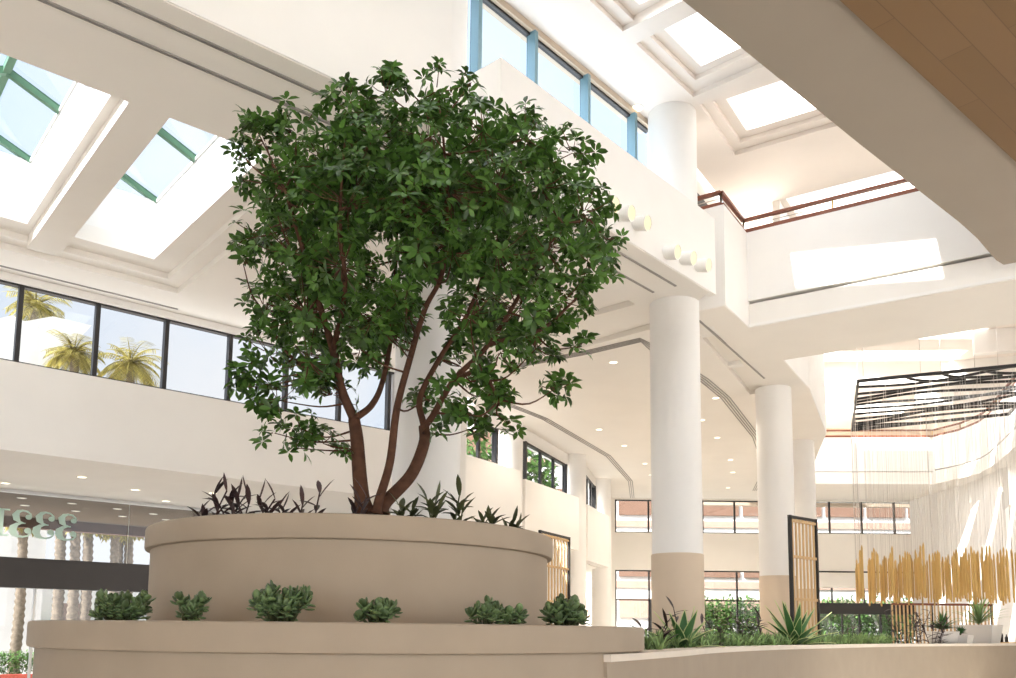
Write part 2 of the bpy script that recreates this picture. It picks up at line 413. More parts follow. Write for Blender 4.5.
for k in range(3):
    mb = MB(); glyph3(mb, .02, zb, cw * .98, zt - zb, lambda a, z, k=k: (*A(uR - k * cw - a, 19.27), z)); mb.build('numeral', VINYL, t)
mb = MB(); u1 = uL - .03
for a0, a1, z0, z1 in ((.10, .27, 0, 1), (0, .37, 0, .06), (0, .37, .94, 1)):
    mb.add([(*A(u1 - a, 19.27), zb + z * (zt - zb)) for a, z in ((a0, z0), (a1, z0), (a1, z1), (a0, z1))], [(0, 1, 2, 3)])
mb.build('letter', VINYL, t)

# canopy outside
struct(MB().prism([A(-12, 19.45), A(12, 19.45), A(12, 24.0), A(-12, 24.0)], 4.2, 4.45), 'canopy', CANOPY, 'brown entrance canopy outside the glass front', 'canopy')
b = MB(); b.fbox(A, -12, 12, 24.0, 24.3, 3.95, 5.2); struct(b, 'trim_5', XBRICK, 'terracotta fascia at the outer edge of the canopy', 'fascia')

# ------------------------------------------------------------------ box beam, clerestory, columns
b = MB()
b.fbox(C, 7.185, 12.5, 6.485, 6.62, 7.012, 8.33); b.fbox(C, 7.185, 7.32, 6.62, 7.75, 7.012, 8.33); b.fbox(C, 7.32, 12.5, 6.62, 7.75, 8.21, 8.33)
struct(b, 'beam', WHITE, 'deep white box beam carrying the wall lamps between two columns', 'beam')
struct(MB().fbox(C, 6.3, 12.6, 7.62, 7.85, 7.4, 8.3), 'wall_back', WHITE, 'white wall under the high clerestory window', 'wall')
w = thing('window_4', 'high clerestory window with teal fins above the box beam', 'window', (*C(10, 7.7), 8.33), kind='structure')
b = MB()
for u in (7.95, 9.15, 10.47, 11.82): b.fbox(C, u - .035, u + .035, 7.56, 7.72, 8.33, 10.3)
b.build('fin', TEAL, w)
b = MB().fbox(C, 6.3, 12.4, 7.66, 7.74, 10.26, 10.3); b.fbox(C, 6.3, 12.4, 7.66, 7.74, 8.3, 8.36); b.build('window_frame', BRONZE, w)
MB().add([(*C(6.3, 7.7), 8.3), (*C(12.4, 7.7), 8.3), (*C(12.4, 7.7), 10.3), (*C(6.3, 7.7), 10.3)], [(0, 1, 2, 3)]).build('glass', PANEB, w)
struct(MB().fbox(C, 6.3, 12.4, 7.6, 7.85, 10.3, 10.42), 'trim_6', TAN, 'tan head trim above the high clerestory', 'trim')

def column(x, y, r, z1, label, base=True):
    t = thing('column', label, 'column', (x, y, 0), kind='structure')
    zb = 2.78 if base else 0
    MB().lathe([(r, zb), (r, z1)], (x, y, 0), 64).build('shaft', COLW, t)
    if base: MB().lathe([(r + .012, 0), (r + .012, zb - .01), (r, zb)], (x, y, 0), 64).build('painted_base', TAN, t)
column(-1.0, 10.42, .41, 10.4, 'tall white round column behind the tree trunks')
column(2.76, 14.1, .41, 10.4, 'tall white round column with tan base right of the box beam lamps')
column(5.95, 19.12, .39, 7.0, 'white round column with tan base beside the slatted screen')
column(8.35, 24.5, .39, 7.0, 'white round column partly behind the slatted screen')
column(10.0, 30.2, .39, 7.0, 'white round column at the rear lobby end')
column(.03, 22.5, .34, 7.0, 'white pier between the first and second balcony panels', False)
column(2.05, 26.75, .37, 7.0, 'white pier between the second and third balcony panels', False)
column(3.35, 31.0, .35, 7.0, 'white pier after the third balcony panel', False)

# ------------------------------------------------------------------ balcony block, bridge and its railing
b = MB()
b.fbox(E_, -5.7, -4.625, 13.815, 15.2, 7.012, 8.8)
b.fbox(E_, -4.66, 8, 15.07, 15.3, 7.5, 8.8); b.fbox(E_, -4.66, 8, 15.55, 15.7, 7.05, 7.6); b.fbox(E_, -4.66, 8, 15.07, 15.58, 7.012, 7.065)
b.fbox(E_, -5.7, 8, 15.2, 17.3, 7.5, 7.62); b.fbox(E_, -5.7, 8, 17.12, 17.315, 7.012, 8.8)
struct(b, 'wall_bridge', WHITE, 'white parapet of the bridge crossing under the roof on the right', 'bridge')
struct(MB().fbox(E_, -5.9, -5.7, 13.9, 17.3, 7.012, 10.4), 'wall_bridge_end', CEIL, 'cream wall behind the corner of the bridge', 'wall')
b = MB().fbox(E_, -5.69, -5.66, 14.4, 16.6, 8.9, 10.0); struct(b, 'window_5', BRONZE, 'dark glazed panel behind the bridge corner', 'window')
def railing(name, label, pts, post_step, posts=True):
    t = thing(name, label, 'railing', tuple(pts[0]))
    b = MB(); h = MB(); rd = MB(); ps = MB()
    for p, q in zip(pts, pts[1:]):
        p = V(p); q = V(q)
        b.bar(p + V((0, 0, .04)), q + V((0, 0, .04)), .09, .08); h.bar(p + V((0, 0, .27)), q + V((0, 0, .27)), .08, .05)
        rd.tube([p + V((0, 0, .16)), q + V((0, 0, .16))], .008, 6)
        n = max(1, int((q - p).length / post_step))
        for k in range(n + 1): MB().bar(p.lerp(q, k / n) + V((0, 0, .08)), p.lerp(q, k / n) + V((0, 0, .25)), .018, .03).build('post', GOLD, t)
    b.build('bottom_rail', RAILW, t); h.build('handrail', RAILW, t); rd.build('rod', WIRE, t)
railing('balcony_railing', 'low red-brown railing on the bridge parapet under the roof', [(*E_(-5.6, 13.9), 8.8), (*E_(-4.7, 13.9), 8.8), (*E_(-4.7, 15.13), 8.8), (*E_(7.9, 15.13), 8.8)], 1.5)

# ------------------------------------------------------------------ second void: fascia, far bridge, right curved parapet
fa = MB()
strip(fa, offset_line(V2[:4], -.015), .15, 7.012, 10.4)
struct(fa, 'wall_void', WHITE, 'white fascia along the left edge of the rear light well', 'wall')
b = MB()
b.prism([(10.95, 31.5), (15.6, 31.25), (15.6, 31.5), (10.95, 31.75)], 7.48, 8.75)
b.prism([(10.3, 31.7), (15.8, 31.42), (15.8, 31.65), (10.3, 31.95)], 7.03, 7.6); b.prism([(10.5, 31.45), (15.6, 31.2), (15.6, 31.6), (10.5, 31.85)], 7.012, 7.06)
struct(b, 'wall_rear_bridge', WHITE, 'white parapet of the rear bridge beyond the hanging sculpture', 'bridge')
railing('balcony_railing', 'red-brown railing on the rear bridge beyond the hanging sculpture', [(11.0, 31.55, 8.75), (15.5, 31.3, 8.75)], 2.2)
RP = [(15.5, 31.3), (15.95, 30.2), (16.0, 29), (15.78, 28), (15.45, 27), (14.98, 25.6), (14.5, 24.2), (13.85, 22.2), (13.2, 20.2), (12.5, 18.0), E_(3.3, 17.2)]
b = MB(); strip(b, RP, .2, 7.55, 8.75); strip(b, RP, .25, 7.012, 7.5)
b2 = [tuple(V(p) + V((.04, 0))) for p in RP]; strip(b, b2, .2, 7.48, 7.57, GREYM)
struct(b, 'wall_right', WHITE, 'white curved parapet on the right of the rear light well', 'wall')
railing('balcony_railing', 'red-brown railing on the curved right-hand parapet', [(p[0] + .05, p[1], 8.75) for p in RP[:8]], 1.8)
b = MB(); RW = [(16.6, 35.2), (16.75, 31), (16.55, 29), (16.3, 28)]
strip(b, RW, -.2, 0, 7.0); strip(b, [(16.3, 28), (15.6, 25.8), (15.25, 24.6)], -.2, 0, 5.6)
strip(b, [(15.25, 24.6), (14.6, 22.3), (13.2, 17.6), (15, 14)], -.2, 3.9, 5.6)
strip(b, [(17.6, 28.6), (17.2, 25), (15.6, 19)], -.2, 3.5, 7.0); strip(b, [(16.9, 26), (15.4, 20), (17, 14)], -.2, 0, 3.9)
struct(b, 'wall_side', WHITE, 'white curved wall below the right-hand parapet', 'wall')
# upper closing wall of the well and slanted roof ribs at its right side
struct(MB().prism([(8, 36.9), (24, 36.9), (24, 37.2), (8, 37.2)], 7.0, 10.5), 'wall_rear_upper', TAN, 'tan wall behind the rear bridge railing', 'wall')
b = MB()
for (x0, y0, x1, y1) in ((14.1, 27.6, 19.5, 25.8), (13.6, 24.7, 19, 22.8), (14.6, 30.5, 20, 28.8)):
    d = V((x1 - x0, y1 - y0)).normalized(); n = V((-d.y, d.x)) * .12
    b.prism([(x0 - n.x, y0 - n.y), (x1 - n.x, y1 - n.y), (x1 + n.x, y1 + n.y), (x0 + n.x, y0 + n.y)], 9.7, 10.42)
struct(b, 'trim_7', WHITE, 'white roof ribs above the right side of the rear light well', 'roof rib')

# ------------------------------------------------------------------ left side wall with three balcony panels and windows
def panel(p, q, z0, z1):
    p = V(p); q = V(q); d = (q - p).normalized(); n = V((-d.y, d.x)) * .3
    return [tuple(p), tuple(q), tuple(q + n), tuple(p + n)], z0, z1
SEG = [((-1.25, 19.1), (.32, 21.5), 'first'), ((.45, 22.65), (2.12, 25.75), 'second'), ((2.5, 27.1), (3.5, 29.9), 'third')]
for k, (p, q, nm) in enumerate(SEG):
    z0 = (3.95, 3.93, 3.75)[k]
    b = MB(); pl, a, c = panel(p, q, z0, 5.52); b.prism(pl, a, c)
    struct(b, 'wall_balcony', WHITE, f'white balcony panel {("behind the tree trunks", "above the slatted screen at the planter edge", "nearest the rear wall on the left")[k]}', 'balcony')
LW = [(-1.6, 19.3), (-.2, 21.9), (.35, 22.9), (1.75, 26.3), (2.3, 27.2), (3.1, 30.6), (3.3, 32), (3.6, 35.2)]
b = MB(); strip(b, offset_line(LW[:-1], 1.0), .2, 0, 3.8); strip(b, LW, 1.2, 3.76, 3.9); strip(b, LW, .25, 6.62, 6.995); strip(b, LW, .25, 3.9, 5.5)
strip(b, [(3.1, 30.6), (3.3, 32), (3.6, 35.2)], .25, 5.5, 6.62)
strip(b, [A(11.5, 15.2), (-2.0, 18.6), (-1.6, 19.3)], .25, 0, 7.0)
struct(b, 'wall_left_rear', WHITE, 'white left wall of the rear lobby behind the balcony panels', 'wall')
for k, (p, q) in enumerate((((-1.6, 19.3), (-.35, 21.62)), ((.42, 23.07), (1.72, 26.23)), ((2.36, 27.45), (3.0, 30.17)))):
    p = V(p); q = V(q); d = (q - p).normalized()
    w = thing(f'window_{6 + k}', ('dark framed window above the first balcony panel', 'dark framed window above the second balcony panel', 'narrow dark framed window above the third balcony panel')[k], 'window', (p.x, p.y, 5.5), kind='structure')
    b = MB()
    for s in (0, .36, .68, 1): b.bar((*p.lerp(q, s), 5.5), (*p.lerp(q, s), 6.62), .14 if s in (0, 1) else .07, .1, V((d.x, d.y, 0)))
    for z in (5.53, 6.59): b.bar((*p, z), (*q, z), .1, .06)
    b.build('window_frame', BLACK, w)
    MB().add([(*p, 5.5), (*q, 5.5), (*q, 6.62), (*p, 6.62)], [(0, 1, 2, 3)]).build('glass', PANE, w)

# polygonal grey slot diffusers on the lobby ceiling
b = MB()
line = [(-.9, 19.3), (-.1, 20.61), (.88, 22.07), (3.06, 26.73), (4.37, 31.18), (5.0, 35.1)]
for o in (0, .07, .14):
    L_ = offset_line(line, -o); strip(b, L_, .024, 6.985, 7.01)
line2 = [(.2, 17.6), (1.59, 16.68), (2.48, 15.94), (2.73, 16.4), (4.15, 18.44), (4.98, 19.88), (6.84, 23.89), (8.5, 28.5), (9.4, 33)]
for o in (0, .065, .13, .195):
    L_ = offset_line(line2, -o); strip(b, L_, .022, 6.985, 7.01)
strip(b, [(3.35, 14.8), (5.51, 18.24)], .035, 6.985, 7.01)
struct(b, 'trim_8', GREYM, 'grey polygonal air diffuser lines on the rear lobby ceiling', 'air diffuser')

# ------------------------------------------------------------------ rear wall and its windows
YR = 35.2
b = MB()
b.fbox(G, 3.4, 12.4, YR, YR + .3, 4.06, 5.59); b.fbox(G, 3.4, 17, YR, YR + .3, 6.95, 6.995)
b.fbox(G, 3.4, 4.36, YR-.01, YR + .31, 0, 6.99); b.fbox(G, 10.7, 12.45, YR-.01, YR + .31, 0, 6.99); b.fbox(G, 12.4, 17, YR, YR + .3, 3.42, 5.62); b.fbox(G, 16.6, 17, YR-.01, YR + .31, 0, 6.99)
b.fbox(G, 7.0, 7.85, YR-.01, YR + .31, 0, 4.1)
struct(b, 'wall_rear', CEIL, 'cream rear wall with two rows of windows', 'wall')
def window(n, label, x0, x1, z0, z1, muls, trans, mt=BLACK):
    w = thing(f'window_{n}', label, 'window', ((x0 + x1) / 2, YR + .15, z0), kind='structure'); b = MB()
    for x in [x0 + .03] + muls + [x1 - .03]: b.fbox(G, x - .03, x + .03, YR + .1, YR + .2, z0, z1)
    for z in [z0 + .02] + trans + [z1 - .02]: b.fbox(G, x0, x1, YR + .1, YR + .2, z - .025, z + .025)
    b.build('window_frame', mt, w)
    MB().add([(x0, YR + .15, z0), (x1, YR + .15, z0), (x1, YR + .15, z1), (x0, YR + .15, z1)], [(0, 1, 2, 3)]).build('glass', PANE, w)
window(9, 'upper rear window band beyond the middle columns', 4.36, 10.7, 5.59, 6.95, [5.75, 7.97, 9.28], [])
window(10, 'ground floor rear window left of the tall middle column', 4.36, 7.0, 0, 4.06, [5.75], [2.85])
window(11, 'ground floor rear window showing greenery between the columns', 7.85, 10.7, 0, 4.06, [9.32], [2.85])
window(12, 'upper rear window band behind the hanging rods', 12.5, 16.6, 5.62, 7.0, [13.17, 14.48, 15.83], [])
w = thing('door_1', 'rear glass doors under a dark header behind the hanging rods', 'door', (14, YR + .15, 0), kind='structure')
b = MB(); b.fbox(G, 12.45, 16.6, YR - .05, YR + .25, 2.36, 2.80); b.build('header_beam', BLACK, w)
b = MB()
for x in (12.5, 13.55, 14.25, 15.1, 16.1, 16.57): b.fbox(G, x - .03, x + .03, YR + .1, YR + .2, 0, 2.36)
for x in (12.5, 13.17, 14.48, 15.83): b.fbox(G, x - .02, x + .02, YR + .1, YR + .2, 2.8, 3.42)
b.build('door_frame', BLACK, w)
MB().add([(12.45, YR + .15, 0), (16.6, YR + .15, 0), (16.6, YR + .15, 3.42), (12.45, YR + .15, 3.42)], [(0, 1, 2, 3)]).build('glass', PANE, w)
b = MB().tube([(12.45, YR - .2, 4.05), (16.6, YR - .2, 4.05)], .03, 8)
for x in (13.2, 15.4): b.tube([(x, YR - .2, 4.05), (x, YR + .02, 4.05)], .02, 6)
struct(b, 'trim_9', BLACK, 'thin black rail across the rear wall above the glass doors', 'rail')

# ------------------------------------------------------------------ mezzanine soffit above the viewer
b = MB()
FP = [A(-10, 4.3), A(5.66, 4.39), A(8.97, 4.5), A(11.72, 4.56), A(12.4, 4.60), A(12.98, 4.67), A(13.35, 4.71), A(13.6, 4.70), E_(5, 14.37), E_(12, 2), (8, -9), (-12, -9)]
slab(b, FP, [], 7.0, 7.9)
mz = struct(b, 'ceiling_mezzanine', FORE, 'tan mezzanine underside at the upper right', 'ceiling')
struct(MB().prism([A(-8, 3.47), A(17, 3.47), A(17, -3), A(-8, -3)], 6.965, 7.0), 'trim_10', WOODC, 'brown wood panel under the mezzanine at the upper right corner', 'wood ceiling')

b = MB(); b.fbox(A, -12.3, -12, 7.4, 19.4, 0, 8.0); b.prism([(-14.2, -9), (-13.9, -9), (-13.9, -2.1), (-14.2, -2.1)], 0, 10.7)  # unseen walls added to close the side and dim the left ceiling
struct(b, 'wall_left_added', WHITE, 'unseen white wall added beyond the left of the view to dim the entrance hall', 'wall')
b = MB(); b.fbox(G, -18, -9, -9.3, -9, 0, 11); b.fbox(G, 9, 26, -9.3, -9, 0, 11); b.fbox(G, -9, 9, -9.3, -9, 4.8, 11)  # unseen wall added to cut near light, opened to light planter and tree
struct(b, 'wall_front_added', WHITE, 'unseen white wall added behind the viewer with a wide opening for front light', 'wall')

# ------------------------------------------------------------------ tiered planter
PX, PY = -1.307, 7.487
R1, R2, Z1, Z2 = 1.692, 2.452, 2.287, 1.548
t = thing('tiered_planter', 'large round two-tier beige planter holding the indoor tree', 'planter', (PX, PY, 0))
def rim(r_out, r_in, z0, z1, bev=.02):
    pr = [(r_in, z0)]
    pr += [(r_out - bev, z0), (r_out - bev * .3, z0 + bev * .3), (r_out, z0 + bev), (r_out, z1 - bev), (r_out - bev * .3, z1 - bev * .3), (r_out - bev, z1), (r_in, z1)]
    return pr
def rimmesh(r_out, r_in, z0, z1):
    mb = MB(); mb.lathe(rim(r_out, r_in, z0, z1), (PX, PY, 0), 192, close=True); return mb
def autosharp(o, ang=35):
    o.data.set_sharp_from_angle(angle=rad(ang))
for nm, mb in (('lower_wall', MB().lathe([(R2 - .055, 0), (R2 - .055, Z2 - .15)], (PX, PY, 0), 192)), ('lower_rim', rimmesh(R2, R1 - .1, Z2 - .185, Z2)),
               ('upper_wall', MB().lathe([(R1 - .045, Z2 - .02), (R1 - .045, Z1 - .15)], (PX, PY, 0), 192)), ('upper_rim', rimmesh(R1, R1 - .22, Z1 - .175, Z1))):
    o = mb.build(nm, STONE, t); autosharp(o)
MB().lathe([(0, Z1 - .05), (R1 - .2, Z1 - .05)], (PX, PY, 0), 64).build('soil', SOIL, t)

# ------------------------------------------------------------------ tree
def cat(pts, n=6):
    P = [V(p) for p in pts]; P = [P[0] * 2 - P[1]] + P + [P[-1] * 2 - P[-2]]; out = []
    for i in range(1, len(P) - 2):
        for k in range(n):
            s = k / n; a, b, c, d = P[i - 1:i + 3]
            out.append(.5 * ((2 * b) + (c - a) * s + (2 * a - 5 * b + 4 * c - d) * s * s + (-a + 3 * b - 3 * c + d) * s ** 3))
    out.append(P[-2]); return out
TR = thing('indoor_tree', 'multi-stemmed indoor tree with dense palmate green foliage in the round planter', 'tree', (PX, PY, Z1 - .05))
def px(lst): return [atY(x, y, PY + dy) for x, y, dy in lst]
stems = [
    (px([(364, 514, .0), (360, 480, .02), (357, 440, .03), (354, 419, .03)]), .070, .052),
    (px([(354, 419, .03), (341.8, 390, -.05), (333, 351, -.15), (318, 300, -.3), (300, 240, -.4), (285, 190, -.45)]), .046, .013),
    (px([(354, 419, .03), (372, 404.6, .15), (383, 380, .3), (392, 330, .5), (396, 260, .6), (398, 180, .6)]), .034, .011),
    (px([(376, 514, -.05), (379, 500, -.05), (390, 462, -.1), (397, 408, -.15), (410, 358.6, -.2), (425, 309, -.25), (443, 270, -.3), (447, 200, -.3), (442, 120, -.25)]), .044, .010),
    (px([(381, 514, .08), (386, 502, .1), (411, 475, .12), (424, 443.6, .12), (424, 426, .12)]), .062, .048),
    (px([(424, 426, .12), (420, 398, .15), (439.5, 358.6, .2), (468, 312.6, .25), (490, 250, .3), (500, 180, .3)]), .032, .010),
    (px([(424, 426, .12), (432, 417, .1), (454, 380, .0), (489, 344, -.1), (524, 288, -.2), (560, 230, -.25), (590, 220, -.25)]), .034, .010),
    (px([(341.8, 390, -.05), (315, 375, .1), (285, 350, .3), (262, 310, .4)]), .026, .010),
    (px([(333, 351, -.15), (345, 290, -.5), (340, 220, -.7), (345, 140, -.6)]), .026, .009),
    (px([(489, 344, -.1), (540, 330, .1), (575, 300, .2)]), .028, .01),
    (px([(454, 380, 0), (480, 372, -.3), (500, 400, -.4)]), .024, .01),
]
skel = []
tb = MB()
for i, (P, ra, rb) in enumerate(stems):
    Q = cat(P, 7); n = len(Q); rad_ = [ra + (rb - ra) * k / (n - 1) for k in range(n)]
    if i in (0, 3, 4): rad_[0] *= 1.5; rad_[1] *= 1.3; rad_[2] *= 1.15
    skel += [q for k, q in enumerate(Q) if k > n * .25 or i in (1, 2, 5, 6, 7, 8, 9, 10)]
    (tb if i in (0, 3, 4) else None) and tb.tube(Q, rad_, 12)
    if i not in (0, 3, 4): stems[i] = (Q, rad_, 0)
tb.build('trunk', BARK, TR)
BL = [(265,140,33),(300,135,34),(345,112,30),(390,95,28),(440,92,28),(325,160,40),(375,140,42),(430,135,42),(480,135,34),(525,140,32),(570,155,28),(612,236,18),(582,210,33),(540,190,42),(495,190,48),(450,195,48),(400,195,48),(350,205,50),(300,200,48),(262,190,24),(257,235,24),(290,255,42),(340,265,46),(420,255,32),(455,255,38),(500,255,42),(550,250,38),(590,262,28),(562,300,32),(520,310,38),(472,315,32),(372,318,34),(310,315,46),(265,305,26),(268,350,26),(312,362,40),(247,385,16),(278,398,24),(272,436,16),(300,425,22),(330,398,26),(560,388,20),(578,345,14),(540,350,24),(500,355,32),(460,370,30),(492,395,26),(486,418,16),(430,398,20),(455,408,18),(322,440,20),(345,452,12),(252,372,18),(238,388,9),(300,452,12),(395,335,22),(430,425,14),(505,425,14),(470,425,12),(400,300,24),(358,350,30),(408,320,20),(415,215,45),(360,170,40),(470,85,16),(395,75,12),(350,95,16),(250,118,14),(243,150,15),(240,182,13),(240,240,13),(246,265,12)]
fb = MB(); tw = MB()
def leaflet(mb, p, d, n, L, W):
    s = d.cross(n).normalized(); n = s.cross(d).normalized()
    m1 = p + d * (L * .42) - n * (L * .03); m2 = p + d * (L * .76) - n * (L * .10); tip = p + d * L - n * (L * .22)
    a1 = m1 + s * W * .5 + n * W * .14; b1 = m1 - s * W * .5 + n * W * .14
    a2 = m2 + s * W * .42 + n * W * .1; b2 = m2 - s * W * .42 + n * W * .1
    mb.add([p, a1, a2, tip, b2, b1, m1, m2], [(0, 6, 1), (6, 7, 2, 1), (7, 3, 2), (0, 5, 6), (6, 5, 4, 7), (7, 4, 3)], True)
rng = random.Random(11)
def rdir():
    while 1:
        p = V((rng.uniform(-1, 1), rng.uniform(-1, 1), rng.uniform(-1, 1)))
        if .05 < p.length <= 1: return p.normalized()
crown_c = atY(425, 255, PY)
def PXL(p):
    v = V((p.x, p.y, p.z - EYE)); return 508 + f_px * v.dot(rr) / v.dot(w0), cyp - f_px * v.dot(uu) / v.dot(w0)
carve = []
for i in (1, 2, 3, 5, 6):          # keep the main limbs readable through the foliage
    for q in (stems[i][0] if i != 3 else cat(stems[3][0], 7)):
        a_ = PXL(q)
        if a_[1] > (265 if i == 3 else 320): carve.append((a_[0], a_[1], q.y))
for bx, by, br in BL:
    c0 = atY(bx, by, PY); Rb = br / 112
    # crown depth: thick in the middle, thin at the rim
    off = V((c0.x - crown_c.x, 0, c0.z - crown_c.z)); q = min(1, (off.x / 1.75) ** 2 + (off.z / 1.75) ** 2)
    dep = 1.35 * math.sqrt(max(.04, 1 - q))
    nl = max(1, int(round(dep / .45)))
    for l in range(nl):
        dy = (-dep + 2 * dep * (l + .5) / nl) if nl > 1 else rng.uniform(-.2, .2)
        sc = (PY + dy) / PY
        c = atY(bx + rng.uniform(-4, 4), by + rng.uniform(-4, 4), PY + dy)
        R_ = Rb * sc
        tgt = min(skel, key=lambda s: (s - c).length + max(0, s.z - c.z) * .8)
        midp = (tgt + c) / 2 + V((rng.uniform(-.06, .06), rng.uniform(-.06, .06), rng.uniform(-.1, .0)))
        Q = cat([tgt, midp, c], 4); tw.tube(Q, [.011 - .007 * k / (len(Q) - 1) for k in range(len(Q))], 5, False)
        ncl = max(5, int(46 * R_ * R_ / .16))
        for k in range(ncl):
            d = rdir(); d.z = d.z * .9 + .12; p = c + V((d.x * R_, d.y * min(R_, .34), d.z * R_)) * rng.uniform(.35, 1.0) ** .6
            if rng.random() < .8 and any(abs(qx - PXL(p)[0]) < 8 and abs(qy - PXL(p)[1]) < 8 and p.y < qd for qx, qy, qd in carve): continue
            if rng.random() < .4: tw.tube([c.lerp(p, .15), c.lerp(p, .55) - V((0, 0, .015)), p], [.005, .004, .003], 4, False)
            ax = ((p - c) * 1.4 + V((0, 0, .25)) + rdir() * .25).normalized()
            x = ax.orthogonal().normalized(); y = ax.cross(x); nlf = rng.randint(6, 8); a0 = rng.uniform(0, 6.28); LL = rng.uniform(.075, .122)
            for j in range(nlf):
                a = a0 + 2 * pi * j / nlf + rng.uniform(-.2, .2)
                dr = (x * cos(a) + y * sin(a)); dd = (dr + ax * rng.uniform(-.05, .75) + V((0, 0, -.18))).normalized()
                leaflet(fb, p + dr * .008, dd, ax, LL * rng.uniform(.8, 1.15), LL * .42)
fb.build('foliage', LEAF, TR)
bb = [(Q, R_) for Q, R_, z in stems if z == 0]
for Q, R_ in bb: MB().tube(Q, R_, 9).build('branch', BARK, TR)
tw.build('twigs', BARK, TR)

# ------------------------------------------------------------------ small plants
def blade(mb, p, d, up, L, W, bend=.3, seg=4, fold=.12):
    d = V(d).normalized(); up = V(up); s = d.cross(up)
    if s.length < .01: s = V((1, 0, 0))
    s.normalize(); pts = []; cur = V(p); dd = d.copy(); vs = []
    prof = [.35, .85, 1.0, .72, .0] if seg == 4 else [.4, .75, 1, .95, .7, .4, 0]
    for k in range(seg + 1):
        n = s.cross(dd).normalized(); w = W * prof[k] * .5
        vs += [cur + s * w + n * w * fold * 3, cur - n * 0, cur - s * w + n * w * fold * 3]
        cur = cur + dd * (L / seg); dd = (dd + V((0, 0, -bend / seg)) * 1.0).normalized()
    fs = []
    for k in range(seg):
        o = k * 3; fs += [(o, o + 1, o + 4, o + 3), (o + 1, o + 2, o + 5, o + 4)]
    mb.add(vs, fs, True)
    return vs
def purple_plant(x, y, z, rng, H, n_st, label, m, spread=.1, tilt=.35, grp=None, LW=(.12, .03), name='purple_plant', n_leaf=4, els=(.15, 1.05, .8, 1.4)):
    t = thing(name, label, 'plant', (x, y, z), grp); st = MB(); lf = MB()
    for k in range(n_st):
        a = rng.uniform(0, 6.28); r = spread * rng.random()
        b = V((x + r * cos(a), y + r * sin(a), z)); h = H * rng.uniform(.6, 1); a2 = rng.uniform(0, 6.28)
        tip = b + V((cos(a2) * tilt * h, sin(a2) * tilt * h, h))
        Q = cat([b, (b + tip) / 2 + V((0, 0, h * .08)), tip], 4); MB().tube(Q, .006, 6).build('stem', m, t)
        for j in range(n_leaf):
            s = (j + 1) / n_leaf; p = Q[min(len(Q) - 1, int(s * (len(Q) - 1)))]; a3 = a2 + j * 2.4 + rng.uniform(-.5, .5)
            el = rng.uniform(*els[:2]) if j < n_leaf - 1 else rng.uniform(*els[2:])
            blade(lf, p, (cos(a3) * cos(el), sin(a3) * cos(el), sin(el)), (0, 0, 1) if el < 1.2 else (cos(a3), sin(a3), .2), LW[0] * rng.uniform(.75, 1.2), LW[1] * rng.uniform(.8, 1.2), .35)
    lf.build('leaves', m, t); return t
rp = random.Random(3)
def rimpos(xpix, rr_, zz):   # a point on the planter at radius rr_ on the camera side under picture column xpix
    d = ray(xpix, 600); d = V((d.x, d.y)).normalized(); o = V((PX, PY)); b = d.dot(o); disc = b * b - (o.length_squared - rr_ * rr_)
    q = d * (b - math.sqrt(max(disc, 0))); return q.x, q.y, zz
zs = Z1 - .05
for xp, H, n, m, lab in ((202, .13, 2, PURP, 'small drooping purple plant at the left end of the upper tier'),
                         (222, .30, 4, PURP, 'tallest dark purple plant on the left of the upper tier'),
                         (240, .20, 4, PURP, 'bushy purple plant right of the tallest one on the upper tier'),
                         (262, .22, 3, PURP, 'dark purple plant midway between the tallest one and the trunks'),
                         (284, .17, 3, PURP, 'short purple plant with spread leaves on the upper tier'),
                         (320, .28, 1, PURP, 'single upright purple stem left of the tree trunks'),
                         (349, .27, 2, PURP, 'purple plant standing against the tree trunk'),
                         (405, .15, 3, OLIVE, 'small olive plant just right of the tree trunks'),
                         (432, .24, 4, OLIVE, 'olive green plant with upright leaves right of the trunks'),
                         (460, .30, 4, OLIVE, 'tallest olive green plant on the right of the upper tier'),
                         (482, .18, 3, OLIVE, 'olive plant with spiky leaves after the tallest green one'),
                         (512, .17, 4, OLIVE, 'dark olive plant at the right end of the upper tier')):
    purple_plant(*rimpos(xp, R1 - .32, zs), rp, H, n, lab, m, spread=.11, LW=(.15, .046) if m is OLIVE else (.165, .036), n_leaf=6 if m is OLIVE else 5, tilt=.22 if m is OLIVE else .5, name='olive_plant' if m is OLIVE else 'purple_plant')

